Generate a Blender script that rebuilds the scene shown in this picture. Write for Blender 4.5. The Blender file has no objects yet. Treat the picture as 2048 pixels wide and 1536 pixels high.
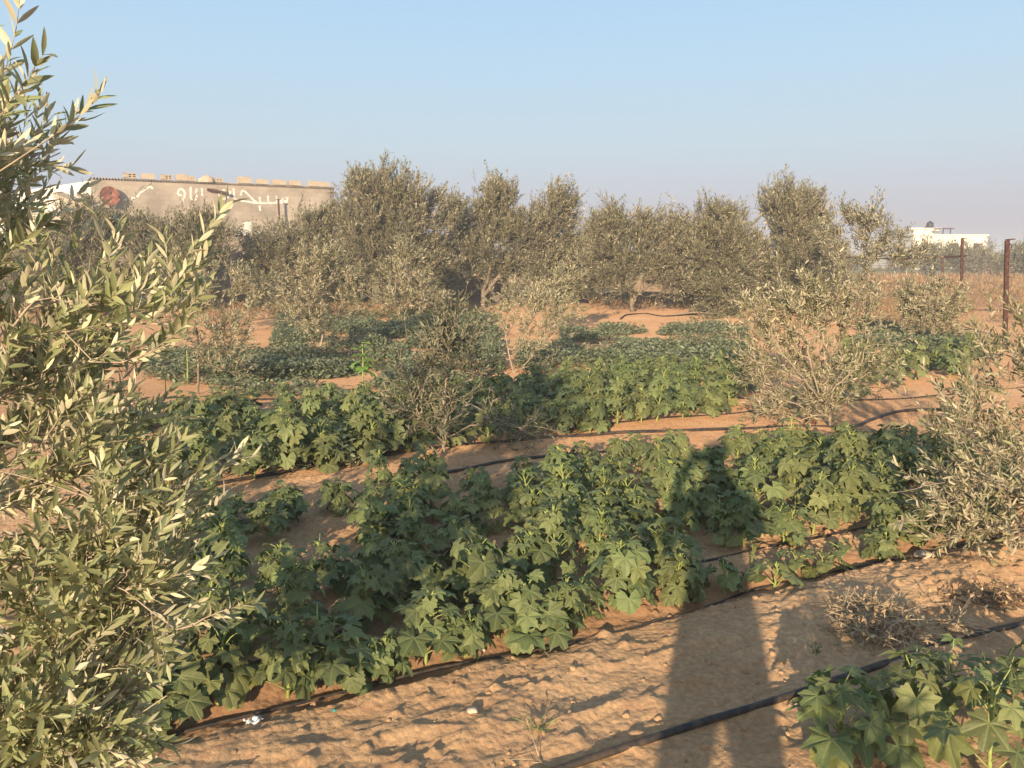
import bpy, math, random
import numpy as np
from mathutils import Vector
C = bpy.context.scene.collection
SC = bpy.context.scene
R = math.radians
# ---------------------------------------------------------------- camera, sky, sun, exposure
F = 1547.0; PITCH = math.atan((768-505)/F); CAMH = 1.6
cam = bpy.data.cameras.new('camera'); camo = bpy.data.objects.new('camera', cam); C.objects.link(camo)
cam.sensor_width = 36; cam.lens = 36*F/2048; cam.clip_start = 0.05; cam.clip_end = 9000
camo.location = (0, 0, CAMH); camo.rotation_euler = (math.pi/2-PITCH, 0, 0)
SC.camera = camo
SUN_EL = R(14.2); SUN_AZ = R(14.3)          # light travels towards +Y turned 14.3 degrees to the right
w = bpy.data.worlds.new('World'); SC.world = w; w.use_nodes = True
nt = w.node_tree; bg = nt.nodes['Background']
sky = nt.nodes.new('ShaderNodeTexSky'); sky.sky_type = 'NISHITA'; sky.sun_disc = False
sky.sun_elevation = SUN_EL; sky.sun_rotation = math.pi+SUN_AZ
sky.air_density = 1.3; sky.dust_density = 2.2; sky.ozone_density = 1.4; sky.altitude = 0
nt.links.new(sky.outputs[0], bg.inputs[0]); bg.inputs[1].default_value = 0.13
# evening sky low over the plain: pale blue fading to the lavender dust band at the horizon
wtc = nt.nodes.new('ShaderNodeTexCoord'); wsp = nt.nodes.new('ShaderNodeSeparateXYZ'); nt.links.new(wtc.outputs['Generated'], wsp.inputs[0])
wr = nt.nodes.new('ShaderNodeValToRGB'); nt.links.new(wsp.outputs['Z'], wr.inputs[0])
while len(wr.color_ramp.elements) < 6: wr.color_ramp.elements.new(.5)
for e, (p, c) in zip(wr.color_ramp.elements, [(0, (.30, .285, .335)), (.03, (.33, .322, .375)), (.075, (.35, .375, .44)), (.13, (.35, .43, .495)), (.22, (.31, .44, .555)), (.33, (.265, .41, .58))]): e.position = p; e.color = (*c, 1)
bg2 = nt.nodes.new('ShaderNodeBackground'); nt.links.new(wr.outputs[0], bg2.inputs[0]); bg2.inputs[1].default_value = SKYB = 1.0
wm = nt.nodes.new('ShaderNodeMapRange'); wm.inputs[1].default_value = .3; wm.inputs[2].default_value = .7; wm.inputs[3].default_value = .93; wm.inputs[4].default_value = .15; nt.links.new(wsp.outputs['Z'], wm.inputs[0])
wx = nt.nodes.new('ShaderNodeMixShader'); nt.links.new(wm.outputs[0], wx.inputs[0]); nt.links.new(bg.outputs[0], wx.inputs[1]); nt.links.new(bg2.outputs[0], wx.inputs[2]); nt.links.new(wx.outputs[0], nt.nodes['World Output'].inputs[0])
sl = bpy.data.lights.new('sun', 'SUN'); sl.energy = 4.5; sl.angle = R(0.6); sl.color = (1.0, 0.79, 0.54)
slo = bpy.data.objects.new('sun', sl); C.objects.link(slo)
ldir = Vector((math.sin(SUN_AZ)*math.cos(SUN_EL), math.cos(SUN_AZ)*math.cos(SUN_EL), -math.sin(SUN_EL)))
slo.rotation_euler = ldir.to_track_quat('-Z', 'Y').to_euler()
SC.view_settings.view_transform = 'Standard'; SC.view_settings.look = 'None'
SC.view_settings.gamma = 1; SC.view_settings.exposure = 0.68
try:
    SC.cycles.max_bounces = 6; SC.cycles.diffuse_bounces = 3; SC.cycles.transmission_bounces = 3; SC.cycles.volume_bounces = 1
    SC.cycles.transparent_max_bounces = 4
except Exception: pass

# ---------------------------------------------------------------- helpers
def G(px, py, z=0.0):
    """where the photo pixel meets the level z (used to read positions off the photo)"""
    u = px-1024; v = 768-py
    d = (u, F*math.cos(PITCH)+v*math.sin(PITCH), -F*math.sin(PITCH)+v*math.cos(PITCH))
    t = (z-CAMH)/d[2]
    return (d[0]*t, d[1]*t, z)
def W(px, py, D):
    """point of the photo pixel at distance D along +Y"""
    u = px-1024; v = 768-py
    d = (u, F*math.cos(PITCH)+v*math.sin(PITCH), -F*math.sin(PITCH)+v*math.cos(PITCH))
    t = D/d[1]
    return (d[0]*t, D, CAMH+d[2]*t)
def tag(o, label=None, cat=None, group=None, kind=None):
    if label: o['label'] = label
    if cat: o['category'] = cat
    if group: o['group'] = group
    if kind: o['kind'] = kind
    return o
def empty(name, loc, label, cat, group=None, rz=0.0):
    o = bpy.data.objects.new(name, None); C.objects.link(o)
    o.location = loc; o.rotation_euler = (0, 0, rz); o.empty_display_size = 0.1
    return tag(o, label, cat, group)
def link(name, me, m, parent=None):
    if m and len(me.materials) == 0: me.materials.append(m)
    o = bpy.data.objects.new(name, me); C.objects.link(o)
    if parent: o.parent = parent
    return o
def fastmesh(name, V, Q, n=4, smooth=False, uv=None):
    """V (N,3), Q (M,n) constant-size faces"""
    V = np.asarray(V, dtype=np.float32); Q = np.asarray(Q, dtype=np.int32)
    me = bpy.data.meshes.new(name)
    me.vertices.add(len(V)); me.vertices.foreach_set('co', V.ravel())
    me.loops.add(Q.size); me.loops.foreach_set('vertex_index', Q.ravel())
    me.polygons.add(len(Q)); me.polygons.foreach_set('loop_start', np.arange(0, Q.size, n, dtype=np.int32))
    if smooth: me.polygons.foreach_set('use_smooth', np.ones(len(Q), dtype=bool))
    if uv is not None:
        l = me.uv_layers.new(name='UVMap'); l.data.foreach_set('uv', np.asarray(uv, dtype=np.float32)[Q.ravel()].ravel())
    me.update(calc_edges=True)
    return me
def unit(a):
    return a/np.maximum(np.linalg.norm(a, axis=-1, keepdims=True), 1e-9)
class MB:
    def __init__(s): s.v = []; s.f = []; s.sm = []
    def add(s, vs, fs, sm=False):
        o = len(s.v); s.v += [tuple(map(float, q)) for q in vs]; s.f += [tuple(i+o for i in f) for f in fs]; s.sm += [sm]*len(fs)
    def box(s, c, d, rz=0.0, rx=0.0, ry=0.0, jit=0.0):
        from mathutils import Euler
        e = Euler((rx, ry, rz)).to_matrix(); vs = []
        for z in (-.5, .5):
            for y in (-.5, .5):
                for x in (-.5, .5):
                    q = e @ Vector((x*d[0]+random.uniform(-jit, jit), y*d[1]+random.uniform(-jit, jit), z*d[2]+random.uniform(-jit, jit)))
                    vs.append((q.x+c[0], q.y+c[1], q.z+c[2]))
        s.add(vs, [(0, 2, 3, 1), (4, 5, 7, 6), (0, 1, 5, 4), (2, 6, 7, 3), (0, 4, 6, 2), (1, 3, 7, 5)])
    def tube(s, pts, r, n=8, caps=True):
        pts = [Vector(p) for p in pts]; rs = r if isinstance(r, (list, tuple)) else [r]*len(pts)
        vs = []; prev = None
        for i, p in enumerate(pts):
            t = (pts[min(i+1, len(pts)-1)]-pts[max(i-1, 0)]).normalized()
            if prev is None:
                a = Vector((0, 0, 1)) if abs(t.z) < .9 else Vector((1, 0, 0))
                x = t.cross(a).normalized()
            else: x = (prev-t*prev.dot(t)).normalized()
            prev = x; y = t.cross(x)
            for k in range(n):
                a = 2*math.pi*k/n; vs.append(p+(x*math.cos(a)+y*math.sin(a))*rs[i])
        fs = [(i*n+k, i*n+(k+1) % n, (i+1)*n+(k+1) % n, (i+1)*n+k) for i in range(len(pts)-1) for k in range(n)]
        s.add(vs, fs, True)
        if caps:
            s.add(vs[:n], [tuple(reversed(range(n)))]); s.add(vs[-n:], [tuple(range(n))])
    def build(s, name, m, parent=None):
        me = bpy.data.meshes.new(name); me.from_pydata(s.v, [], s.f)
        me.polygons.foreach_set('use_smooth', s.sm); me.update()
        return link(name, me, m, parent)

# ---------------------------------------------------------------- value noise
def _h(ix, iy, seed):
    n = (ix.astype(np.int64)*374761393+iy.astype(np.int64)*668265263+seed*974634777) & 0xffffffff
    n = ((n ^ (n >> 13))*1274126177) & 0xffffffff
    n = (n ^ (n >> 16)) & 0xffff
    return n/65535.0
def vn(x, y, seed=0):
    ix = np.floor(x); iy = np.floor(y); fx = x-ix; fy = y-iy
    fx = fx*fx*(3-2*fx); fy = fy*fy*(3-2*fy)
    a = _h(ix, iy, seed); b = _h(ix+1, iy, seed); c = _h(ix, iy+1, seed); d = _h(ix+1, iy+1, seed)
    return (a*(1-fx)+b*fx)*(1-fy)+(c*(1-fx)+d*fx)*fy
def fbm(x, y, o, seed=0):
    s = 0; a = .5
    for i in range(o):
        s = s+a*vn(x, y, seed+i); x = x*2.03+7.1; y = y*2.03+3.7; a *= .5
    return s
def worley(x, y, seed=0):
    ix = np.floor(x); iy = np.floor(y); best = np.full(x.shape, 9.0); rad = np.zeros(x.shape)
    for dx in (-1, 0, 1):
        for dy in (-1, 0, 1):
            cx = ix+dx; cy = iy+dy
            d = np.hypot(cx+_h(cx, cy, seed)-x, cy+_h(cx, cy, seed+5)-y); m = d < best
            rad = np.where(m, _h(cx, cy, seed+9), rad); best = np.where(m, d, best)
    return best, rad
RD = np.array((0.905, 0.425)); RN = np.array((-0.425, 0.905))      # along the crop rows, across them
def gz(x, y):
    x = np.asarray(x, dtype=float); y = np.asarray(y, dtype=float)
    s = x*RN[0]+y*RN[1]; t = x*RD[0]+y*RD[1]
    near = np.clip((9-y)/5, 0.25, 1)
    z = 0.07*(fbm(x*.9, y*.9, 2, 3)-.37)*np.clip(y/3, 0.3, 1)
    sr = 1-np.abs(2*vn(t*2.2, s*4.5, 11)-1)
    z = z+0.020*near*sr*sr
    z = z+0.026*near*(fbm(x*4, y*6, 4, 21)-.44)+0.008*near*fbm(t*16, s*30, 3, 27)
    r2 = 1-np.abs(2*fbm(t*7, s*13, 2, 41)/.75-1)
    z = z+0.012*near*r2**2
    d1, c1 = worley(x*11, y*11, 61)
    z = z+near*0.022*np.clip(1-d1/(.10+.34*c1**3), 0, 1)**.8*(c1 > .72)*(.35+.65*(fbm(x*2, y*2, 2, 81) > .36))
    d2, c2 = worley(x*28, y*28, 71)
    z = z+near*0.007*np.clip(1-d2/(.15+.35*c2), 0, 1)**.8*(c2 > .6)
    z = z+0.045*np.exp(-((s-2.32)/.22)**2)*np.clip((t-1.6)/1.2, 0, 1)       # low bank of sand before the front row
    z = z-0.03*np.exp(-((s-2.66)/.09)**2)*np.clip((8-t)/2, 0, 1)
    for k in range(12):           # footprints trodden along the bare strip
        tk = -.3+.33*k; sk = (2.05, 2.22)[k % 2]+.05*math.sin(k*2.1); a = .25*math.sin(k*1.7)
        dt = (t-tk)*math.cos(a)+(s-sk)*math.sin(a); ds = -(t-tk)*math.sin(a)+(s-sk)*math.cos(a); e = (dt/.13)**2+(ds/.05)**2
        z = z-.009*np.exp(-e**2)+.005*np.exp(-((e-1.9)/.7)**2)
    z = z+0.10*np.clip((y-30)/60, 0, 1)*(fbm(x*.05, y*.05, 2, 5)-.3)
    return z
def gz1(x, y): return float(gz(np.array([x]), np.array([y]))[0])

# ---------------------------------------------------------------- materials
def mat(name): 
    m = bpy.data.materials.new(name); m.use_nodes = True; return m, m.node_tree, m.node_tree.nodes['Principled BSDF']
def N(t, ty, **k):
    n = t.nodes.new(ty)
    for a, b in k.items(): setattr(n, a, b)
    return n
def rgb(c): return (c[0], c[1], c[2], 1)
def simple(name, c, rough=.85, var=.25, scale=6, metallic=0, bump=0.0, c2=None, spec=.3):
    m, t, b = mat(name)
    tc = N(t, 'ShaderNodeTexCoord'); no = N(t, 'ShaderNodeTexNoise'); no.inputs['Scale'].default_value = scale; no.inputs['Detail'].default_value = 6
    t.links.new(tc.outputs['Object'], no.inputs['Vector'])
    cr = N(t, 'ShaderNodeValToRGB'); lo = c2 or tuple(x*(1-var) for x in c); hi = tuple(min(1, x*(1+var)) for x in c)
    cr.color_ramp.elements[0].color = rgb(lo); cr.color_ramp.elements[1].color = rgb(hi)
    cr.color_ramp.elements[0].position = .35; cr.color_ramp.elements[1].position = .65
    t.links.new(no.outputs['Fac'], cr.inputs[0]); t.links.new(cr.outputs[0], b.inputs['Base Color'])
    b.inputs['Roughness'].default_value = rough; b.inputs['Metallic'].default_value = metallic
    b.inputs['Specular IOR Level'].default_value = spec
    if bump:
        bp = N(t, 'ShaderNodeBump'); bp.inputs['Strength'].default_value = bump; bp.inputs['Distance'].default_value = .02
        t.links.new(no.outputs['Fac'], bp.inputs['Height']); t.links.new(bp.outputs[0], b.inputs['Normal'])
    return m
def leafmat(name, top, under, var=.3, rough=.5, trans=.12, yellow=None):
    """two-sided leaf: face colour above, paler underside; each leaf varies a little"""
    m, t, b = mat(name)
    g = N(t, 'ShaderNodeNewGeometry')
    mx = N(t, 'ShaderNodeMix', data_type='RGBA'); mx.inputs[6].default_value = rgb(top); mx.inputs[7].default_value = rgb(under)
    t.links.new(g.outputs['Backfacing'], mx.inputs[0])
    hs = N(t, 'ShaderNodeHueSaturation')
    mr = N(t, 'ShaderNodeMapRange'); mr.inputs[3].default_value = 1-var; mr.inputs[4].default_value = 1+var
    t.links.new(g.outputs['Random Per Island'], mr.inputs[0]); t.links.new(mr.outputs[0], hs.inputs['Value'])
    m2 = N(t, 'ShaderNodeMath', operation='MULTIPLY'); m2.inputs[1].default_value = 7.31
    m3 = N(t, 'ShaderNodeMath', operation='FRACT'); t.links.new(g.outputs['Random Per Island'], m2.inputs[0]); t.links.new(m2.outputs[0], m3.inputs[0])
    mh = N(t, 'ShaderNodeMapRange'); mh.inputs[3].default_value = .475; mh.inputs[4].default_value = .515
    t.links.new(m3.outputs[0], mh.inputs[0]); t.links.new(mh.outputs[0], hs.inputs['Hue'])
    t.links.new(mx.outputs[2], hs.inputs['Color']); t.links.new(hs.outputs[0], b.inputs['Base Color'])
    b.inputs['Roughness'].default_value = rough; b.inputs['Specular IOR Level'].default_value = .35
    if trans > 0:
        tr = N(t, 'ShaderNodeBsdfTranslucent'); ms = N(t, 'ShaderNodeMixShader'); ms.inputs[0].default_value = trans
        h2 = N(t, 'ShaderNodeHueSaturation'); h2.inputs['Value'].default_value = 1.6; h2.inputs['Saturation'].default_value = 1.2
        t.links.new(hs.outputs[0], h2.inputs['Color']); t.links.new(h2.outputs[0], tr.inputs[0])
        t.links.new(b.outputs[0], ms.inputs[1]); t.links.new(tr.outputs[0], ms.inputs[2]); t.links.new(ms.outputs[0], t.nodes['Material Output'].inputs[0])
    return m
OL_NEAR = leafmat('olive_leaf_near', (.265, .28, .13), (.58, .54, .36), .3, .45, .10)
OL_MID = leafmat('olive_leaf_young', (.22, .22, .11), (.44, .39, .25), .35, .5, .12)
OL_FAR = leafmat('olive_leaf_old', (.16, .158, .082), (.38, .34, .22), .5, .55, .10)
OL_DARK = leafmat('olive_leaf_dark', (.10, .115, .06), (.24, .225, .14), .3, .5, .08)
DRYLEAF = leafmat('dry_leaf', (.42, .31, .17), (.48, .36, .21), .35, .8, .1)
VINE = leafmat('vine_leaf', (.145, .185, .095), (.22, .24, .14), .35, .6, .1)
WEED = leafmat('weed_leaf', (.13, .15, .06), (.2, .2, .1), .4, .7, .1)
DRYGRASS = leafmat('dry_grass_blade', (.36, .23, .11), (.40, .26, .13), .35, .85, .1)
BRIGHT = leafmat('bright_leaf', (.19, .31, .055), (.25, .36, .09), .15, .5, .2)
BARK = simple('olive_bark', (.25, .19, .135), .9, .3, 14, bump=.8)
BARKP = simple('pale_twig_bark', (.43, .34, .245), .85, .2, 20, bump=.4)
STEM = simple('okra_stem', (.32, .37, .11), .5, .2, 30, spec=.4)
HOSE = simple('black_hose', (.020, .020, .024), .55, .3, 22, c2=(.10, .07, .045), spec=.4)
RUST = simple('rusty_steel', (.10, .045, .03), .85, .4, 20, bump=.3, metallic=.2)
RUSTD = simple('rusted_dish', (.24, .085, .05), .7, .35, 5, bump=.1)
WHITE = simple('white_wash', (.86, .80, .68), .85, .06, 3)
WPAINT = simple('white_wall_paint', (.74, .69, .61), .85, .12, 4)
BLOCKM = simple('concrete_block_face', (.49, .395, .29), .95, .14, 9, bump=.4)
DARKB = simple('dark_grey_block', (.17, .13, .11), .95, .3, 4, bump=.5)
DRY = simple('dry_stem', (.50, .39, .26), .85, .45, 14)
DARKDRY = simple('dark_dead_stem', (.15, .095, .06), .9, .4, 14)
PLAST = simple('white_plastic', (.72, .76, .78), .35, .08, 40)
TURQ = simple('turquoise_plastic', (.08, .40, .38), .4, .1, 40)
BLACKP = simple('black_tank_plastic', (.02, .021, .024), .45, .2, 4)
STONE = simple('pale_stone', (.55, .44, .33), .9, .2, 30, bump=.4)
CLAY = simple('brown_clay', (.17, .07, .04), .85, .3, 25, bump=.4)
CLOTH = simple('dark_shirt', (.05, .06, .09), .9, .2, 12)
TROUS = simple('grey_trousers', (.10, .09, .08), .9, .2, 12)
SKIN = simple('skin', (.42, .25, .17), .6, .08, 12)
HAIR = simple('dark_hair', (.02, .015, .012), .7, .2, 30)
def soilmat():
    m, t, b = mat('reddish_sand')
    tc = N(t, 'ShaderNodeTexCoord')
    def noise(sc, det=6, rough=.6):
        n = N(t, 'ShaderNodeTexNoise'); n.inputs['Scale'].default_value = sc; n.inputs['Detail'].default_value = det; n.inputs['Roughness'].default_value = rough
        t.links.new(tc.outputs['Object'], n.inputs['Vector']); return n
    def ramp(src, a, ca, b_, cb):
        r = N(t, 'ShaderNodeValToRGB'); r.color_ramp.elements[0].position = a; r.color_ramp.elements[0].color = rgb(ca)
        r.color_ramp.elements[1].position = b_; r.color_ramp.elements[1].color = rgb(cb); t.links.new(src, r.inputs[0]); return r
    def mix(fac, a, c, mode='MIX'):
        x = N(t, 'ShaderNodeMix', data_type='RGBA', blend_type=mode)
        if isinstance(fac, float): x.inputs[0].default_value = fac
        else: t.links.new(fac, x.inputs[0])
        for i, q in ((6, a), (7, c)):
            if isinstance(q, tuple): x.inputs[i].default_value = rgb(q)
            else: t.links.new(q, x.inputs[i])
        return x.outputs[2]
    n1 = noise(1.1); n2 = noise(45, 5, .7); n3 = noise(9, 5)
    base = ramp(n1.outputs['Fac'], .35, (.50, .32, .178), .68, (.60, .41, .245))
    fine = ramp(n2.outputs['Fac'], .3, (.66, .64, .62), .7, (1.18, 1.15, 1.1))
    c = mix(1.0, base.outputs[0], fine.outputs[0], 'MULTIPLY')
    damp = ramp(n3.outputs['Fac'], .5, (0, 0, 0), .72, (.6, .6, .6))
    c = mix(damp.outputs[0], c, (.42, .225, .125))
    sep = N(t, 'ShaderNodeSeparateXYZ'); t.links.new(tc.outputs['Object'], sep.inputs[0])
    rd = N(t, 'ShaderNodeMapRange'); rd.inputs[1].default_value = 3.5; rd.inputs[2].default_value = 7; t.links.new(sep.outputs['Y'], rd.inputs[0])
    c = mix(rd.outputs[0], c, mix(1.0, c, (1.04, .95, .93), 'MULTIPLY'))
    # soil kept damp in a band under the front drip line
    vm = N(t, 'ShaderNodeVectorMath', operation='DOT_PRODUCT'); t.links.new(tc.outputs['Object'], vm.inputs[0]); vm.inputs[1].default_value = (RN[0], RN[1], 0)
    nd = noise(4, 4); q1 = N(t, 'ShaderNodeMath', operation='MULTIPLY_ADD'); t.links.new(nd.outputs['Fac'], q1.inputs[0]); q1.inputs[1].default_value = .22; t.links.new(vm.outputs['Value'], q1.inputs[2])
    q2 = N(t, 'ShaderNodeMath', operation='SUBTRACT'); t.links.new(q1.outputs[0], q2.inputs[0]); q2.inputs[1].default_value = 2.82
    q3 = N(t, 'ShaderNodeMath', operation='ABSOLUTE'); t.links.new(q2.outputs[0], q3.inputs[0])
    q4 = N(t, 'ShaderNodeMapRange'); q4.inputs[1].default_value = .05; q4.inputs[2].default_value = .13; q4.inputs[3].default_value = .75; q4.inputs[4].default_value = 0; t.links.new(q3.outputs[0], q4.inputs[0])
    c = mix(q4.outputs[0], c, (.34, .19, .105))
    # dry grassland beyond the farm, a green field further off
    wob = noise(.15, 4); 
    ad = N(t, 'ShaderNodeMath', operation='MULTIPLY_ADD'); ad.inputs[1].default_value = 12; t.links.new(wob.outputs['Fac'], ad.inputs[0]); t.links.new(sep.outputs['Y'], ad.inputs[2])
    def step(a, b_):
        r = N(t, 'ShaderNodeMapRange'); r.inputs[1].default_value = a; r.inputs[2].default_value = b_; t.links.new(ad.outputs[0], r.inputs[0]); return r.outputs[0]
    gr = ramp(noise(3, 6).outputs['Fac'], .35, (.26, .15, .075), .65, (.47, .31, .16))
    c = mix(step(27, 31), c, gr.outputs[0])
    gg = ramp(noise(.4, 5).outputs['Fac'], .4, (.13, .15, .075), .6, (.22, .20, .11))
    c = mix(step(56, 60), c, gg.outputs[0])
    gf = ramp(noise(.05, 5).outputs['Fac'], .4, (.20, .19, .12), .6, (.36, .28, .18))
    c = mix(step(110, 150), c, gf.outputs[0])
    t.links.new(c, b.inputs['Base Color']); b.inputs['Roughness'].default_value = .95; b.inputs['Specular IOR Level'].default_value = .15; b.inputs['Diffuse Roughness'].default_value = .6
    bp = N(t, 'ShaderNodeBump'); bp.inputs['Strength'].default_value = .55; bp.inputs['Distance'].default_value = .012
    n4 = noise(70, 6, .7); vo = N(t, 'ShaderNodeTexVoronoi'); vo.inputs['Scale'].default_value = 38; t.links.new(tc.outputs['Object'], vo.inputs['Vector'])
    su = N(t, 'ShaderNodeMath', operation='SUBTRACT'); t.links.new(n4.outputs['Fac'], su.inputs[0]); t.links.new(vo.outputs['Distance'], su.inputs[1])
    t.links.new(su.outputs[0], bp.inputs['Height']); t.links.new(bp.outputs[0], b.inputs['Normal'])
    return m
SOIL = soilmat()
def wallmat(name, c, mortar, bw, bh, strength=.5):
    m, t, b = mat(name)
    uv = N(t, 'ShaderNodeUVMap'); br = N(t, 'ShaderNodeTexBrick'); t.links.new(uv.outputs[0], br.inputs['Vector'])
    br.inputs['Color1'].default_value = rgb(c); br.inputs['Color2'].default_value = rgb(tuple(x*.86 for x in c)); br.inputs['Mortar'].default_value = rgb(mortar)
    br.inputs['Scale'].default_value = 1; br.inputs['Brick Width'].default_value = bw; br.inputs['Row Height'].default_value = bh; br.inputs['Mortar Size'].default_value = .012
    no = N(t, 'ShaderNodeTexNoise'); no.inputs['Scale'].default_value = .9; no.inputs['Detail'].default_value = 8; t.links.new(uv.outputs[0], no.inputs['Vector'])
    cr = N(t, 'ShaderNodeValToRGB'); cr.color_ramp.elements[0].color = (.78, .76, .74, 1); cr.color_ramp.elements[1].color = (1.1, 1.08, 1.05, 1); cr.color_ramp.elements[0].position = .35; cr.color_ramp.elements[1].position = .6
    t.links.new(no.outputs['Fac'], cr.inputs[0])
    x = N(t, 'ShaderNodeMix', data_type='RGBA', blend_type='MULTIPLY'); x.inputs[0].default_value = 1
    t.links.new(br.outputs['Color'], x.inputs[6]); t.links.new(cr.outputs[0], x.inputs[7]); t.links.new(x.outputs[2], b.inputs['Base Color'])
    bp = N(t, 'ShaderNodeBump'); bp.inputs['Strength'].default_value = strength; bp.inputs['Distance'].default_value = .01; bp.invert = True
    t.links.new(br.outputs['Fac'], bp.inputs['Height']); t.links.new(bp.outputs[0], b.inputs['Normal'])
    b.inputs['Roughness'].default_value = .95; b.inputs['Specular IOR Level'].default_value = .15
    return m
BUILDW = wallmat('rendered_block_wall', (.44, .375, .305), (.38, .32, .255), .42, .22, .4)
BOUNDW = wallmat('grey_block_wall', (.30, .245, .20), (.22, .18, .145), .42, .22, .5)
def okramat():
    m, t, b = mat('okra_leaf')
    uv = N(t, 'ShaderNodeUVMap'); sp = N(t, 'ShaderNodeSeparateXYZ'); t.links.new(uv.outputs[0], sp.inputs[0])
    mn = None
    for a in (0, 48, -48, 100, -100):
        ca, sa = math.cos(R(a)), math.sin(R(a))
        def mul(s, k):
            q = N(t, 'ShaderNodeMath', operation='MULTIPLY'); q.inputs[1].default_value = k; t.links.new(s, q.inputs[0]); return q.outputs[0]
        pr = N(t, 'ShaderNodeMath', operation='ADD'); t.links.new(mul(sp.outputs[0], -sa), pr.inputs[0]); t.links.new(mul(sp.outputs[1], ca), pr.inputs[1])
        ab = N(t, 'ShaderNodeMath', operation='ABSOLUTE'); t.links.new(pr.outputs[0], ab.inputs[0])
        al = N(t, 'ShaderNodeMath', operation='ADD'); t.links.new(mul(sp.outputs[0], ca), al.inputs[0]); t.links.new(mul(sp.outputs[1], sa), al.inputs[1])
        ng = N(t, 'ShaderNodeMath', operation='LESS_THAN'); ng.inputs[1].default_value = -.02; t.links.new(al.outputs[0], ng.inputs[0])
        s2 = N(t, 'ShaderNodeMath', operation='ADD'); t.links.new(ab.outputs[0], s2.inputs[0]); t.links.new(ng.outputs[0], s2.inputs[1])
        if mn is None: mn = s2.outputs[0]
        else:
            q = N(t, 'ShaderNodeMath', operation='MINIMUM'); t.links.new(mn, q.inputs[0]); t.links.new(s2.outputs[0], q.inputs[1]); mn = q.outputs[0]
    mr = N(t, 'ShaderNodeMapRange'); mr.inputs[1].default_value = .012; mr.inputs[2].default_value = .045; mr.inputs[3].default_value = .5; mr.inputs[4].default_value = 0
    t.links.new(mn, mr.inputs[0])
    g = N(t, 'ShaderNodeNewGeometry'); oi = N(t, 'ShaderNodeObjectInfo')
    no = N(t, 'ShaderNodeTexNoise'); no.inputs['Scale'].default_value = 3.2; no.inputs['Detail'].default_value = 4; t.links.new(uv.outputs[0], no.inputs['Vector'])
    base = N(t, 'ShaderNodeMix', data_type='RGBA'); base.inputs[6].default_value = (.112, .142, .046, 1); base.inputs[7].default_value = (.20, .22, .088, 1)
    t.links.new(no.outputs['Fac'], base.inputs[0])
    und = N(t, 'ShaderNodeMix', data_type='RGBA'); t.links.new(g.outputs['Backfacing'], und.inputs[0]); t.links.new(base.outputs[2], und.inputs[6]); und.inputs[7].default_value = (.17, .23, .115, 1)
    hs = N(t, 'ShaderNodeHueSaturation'); a = N(t, 'ShaderNodeMapRange'); a.inputs[3].default_value = .68; a.inputs[4].default_value = 1.4
    t.links.new(g.outputs['Random Per Island'], a.inputs[0]); t.links.new(a.outputs[0], hs.inputs['Value'])
    a2 = N(t, 'ShaderNodeMapRange'); a2.inputs[3].default_value = .475; a2.inputs[4].default_value = .52; t.links.new(oi.outputs['Random'], a2.inputs[0]); t.links.new(a2.outputs[0], hs.inputs['Hue'])
    t.links.new(und.outputs[2], hs.inputs['Color'])
    f1 = N(t, 'ShaderNodeMath', operation='MULTIPLY'); f1.inputs[1].default_value = 13.7; t.links.new(g.outputs['Random Per Island'], f1.inputs[0])
    f2 = N(t, 'ShaderNodeMath', operation='FRACT'); t.links.new(f1.outputs[0], f2.inputs[0])
    yl = N(t, 'ShaderNodeMapRange'); yl.inputs[1].default_value = .88; yl.inputs[2].default_value = 1.0; yl.inputs[3].default_value = 0; yl.inputs[4].default_value = .55; t.links.new(f2.outputs[0], yl.inputs[0])
    my = N(t, 'ShaderNodeMix', data_type='RGBA'); t.links.new(yl.outputs[0], my.inputs[0]); t.links.new(hs.outputs[0], my.inputs[6]); my.inputs[7].default_value = (.30, .27, .07, 1)
    tco = N(t, 'ShaderNodeTexCoord'); sn = N(t, 'ShaderNodeTexNoise'); sn.inputs['Scale'].default_value = 42; sn.inputs['Detail'].default_value = 3; t.links.new(tco.outputs['Object'], sn.inputs['Vector'])
    sr = N(t, 'ShaderNodeMapRange'); sr.inputs[1].default_value = .66; sr.inputs[2].default_value = .72; sr.inputs[3].default_value = 0; sr.inputs[4].default_value = .6; t.links.new(sn.outputs['Fac'], sr.inputs[0])
    ms2 = N(t, 'ShaderNodeMix', data_type='RGBA'); t.links.new(sr.outputs[0], ms2.inputs[0]); t.links.new(my.outputs[2], ms2.inputs[6]); ms2.inputs[7].default_value = (.27, .20, .10, 1)
    v = N(t, 'ShaderNodeMix', data_type='RGBA'); t.links.new(mr.outputs[0], v.inputs[0]); t.links.new(ms2.outputs[2], v.inputs[6]); v.inputs[7].default_value = (.24, .28, .11, 1)
    t.links.new(v.outputs[2], b.inputs['Base Color']); b.inputs['Roughness'].default_value = .55; b.inputs['Specular IOR Level'].default_value = .35
    bp = N(t, 'ShaderNodeBump'); bp.inputs['Strength'].default_value = .5; bp.inputs['Distance'].default_value = .004; bp.invert = True
    n5 = N(t, 'ShaderNodeTexNoise'); n5.inputs['Scale'].default_value = 9; t.links.new(uv.outputs[0], n5.inputs['Vector'])
    q = N(t, 'ShaderNodeMath', operation='ADD'); t.links.new(mr.outputs[0], q.inputs[0]); t.links.new(n5.outputs['Fac'], q.inputs[1])
    t.links.new(q.outputs[0], bp.inputs['Height']); t.links.new(bp.outputs[0], b.inputs['Normal'])
    tr = N(t, 'ShaderNodeBsdfTranslucent'); tr.inputs[0].default_value = (.16, .26, .04, 1); ms = N(t, 'ShaderNodeMixShader'); ms.inputs[0].default_value = .12
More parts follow.
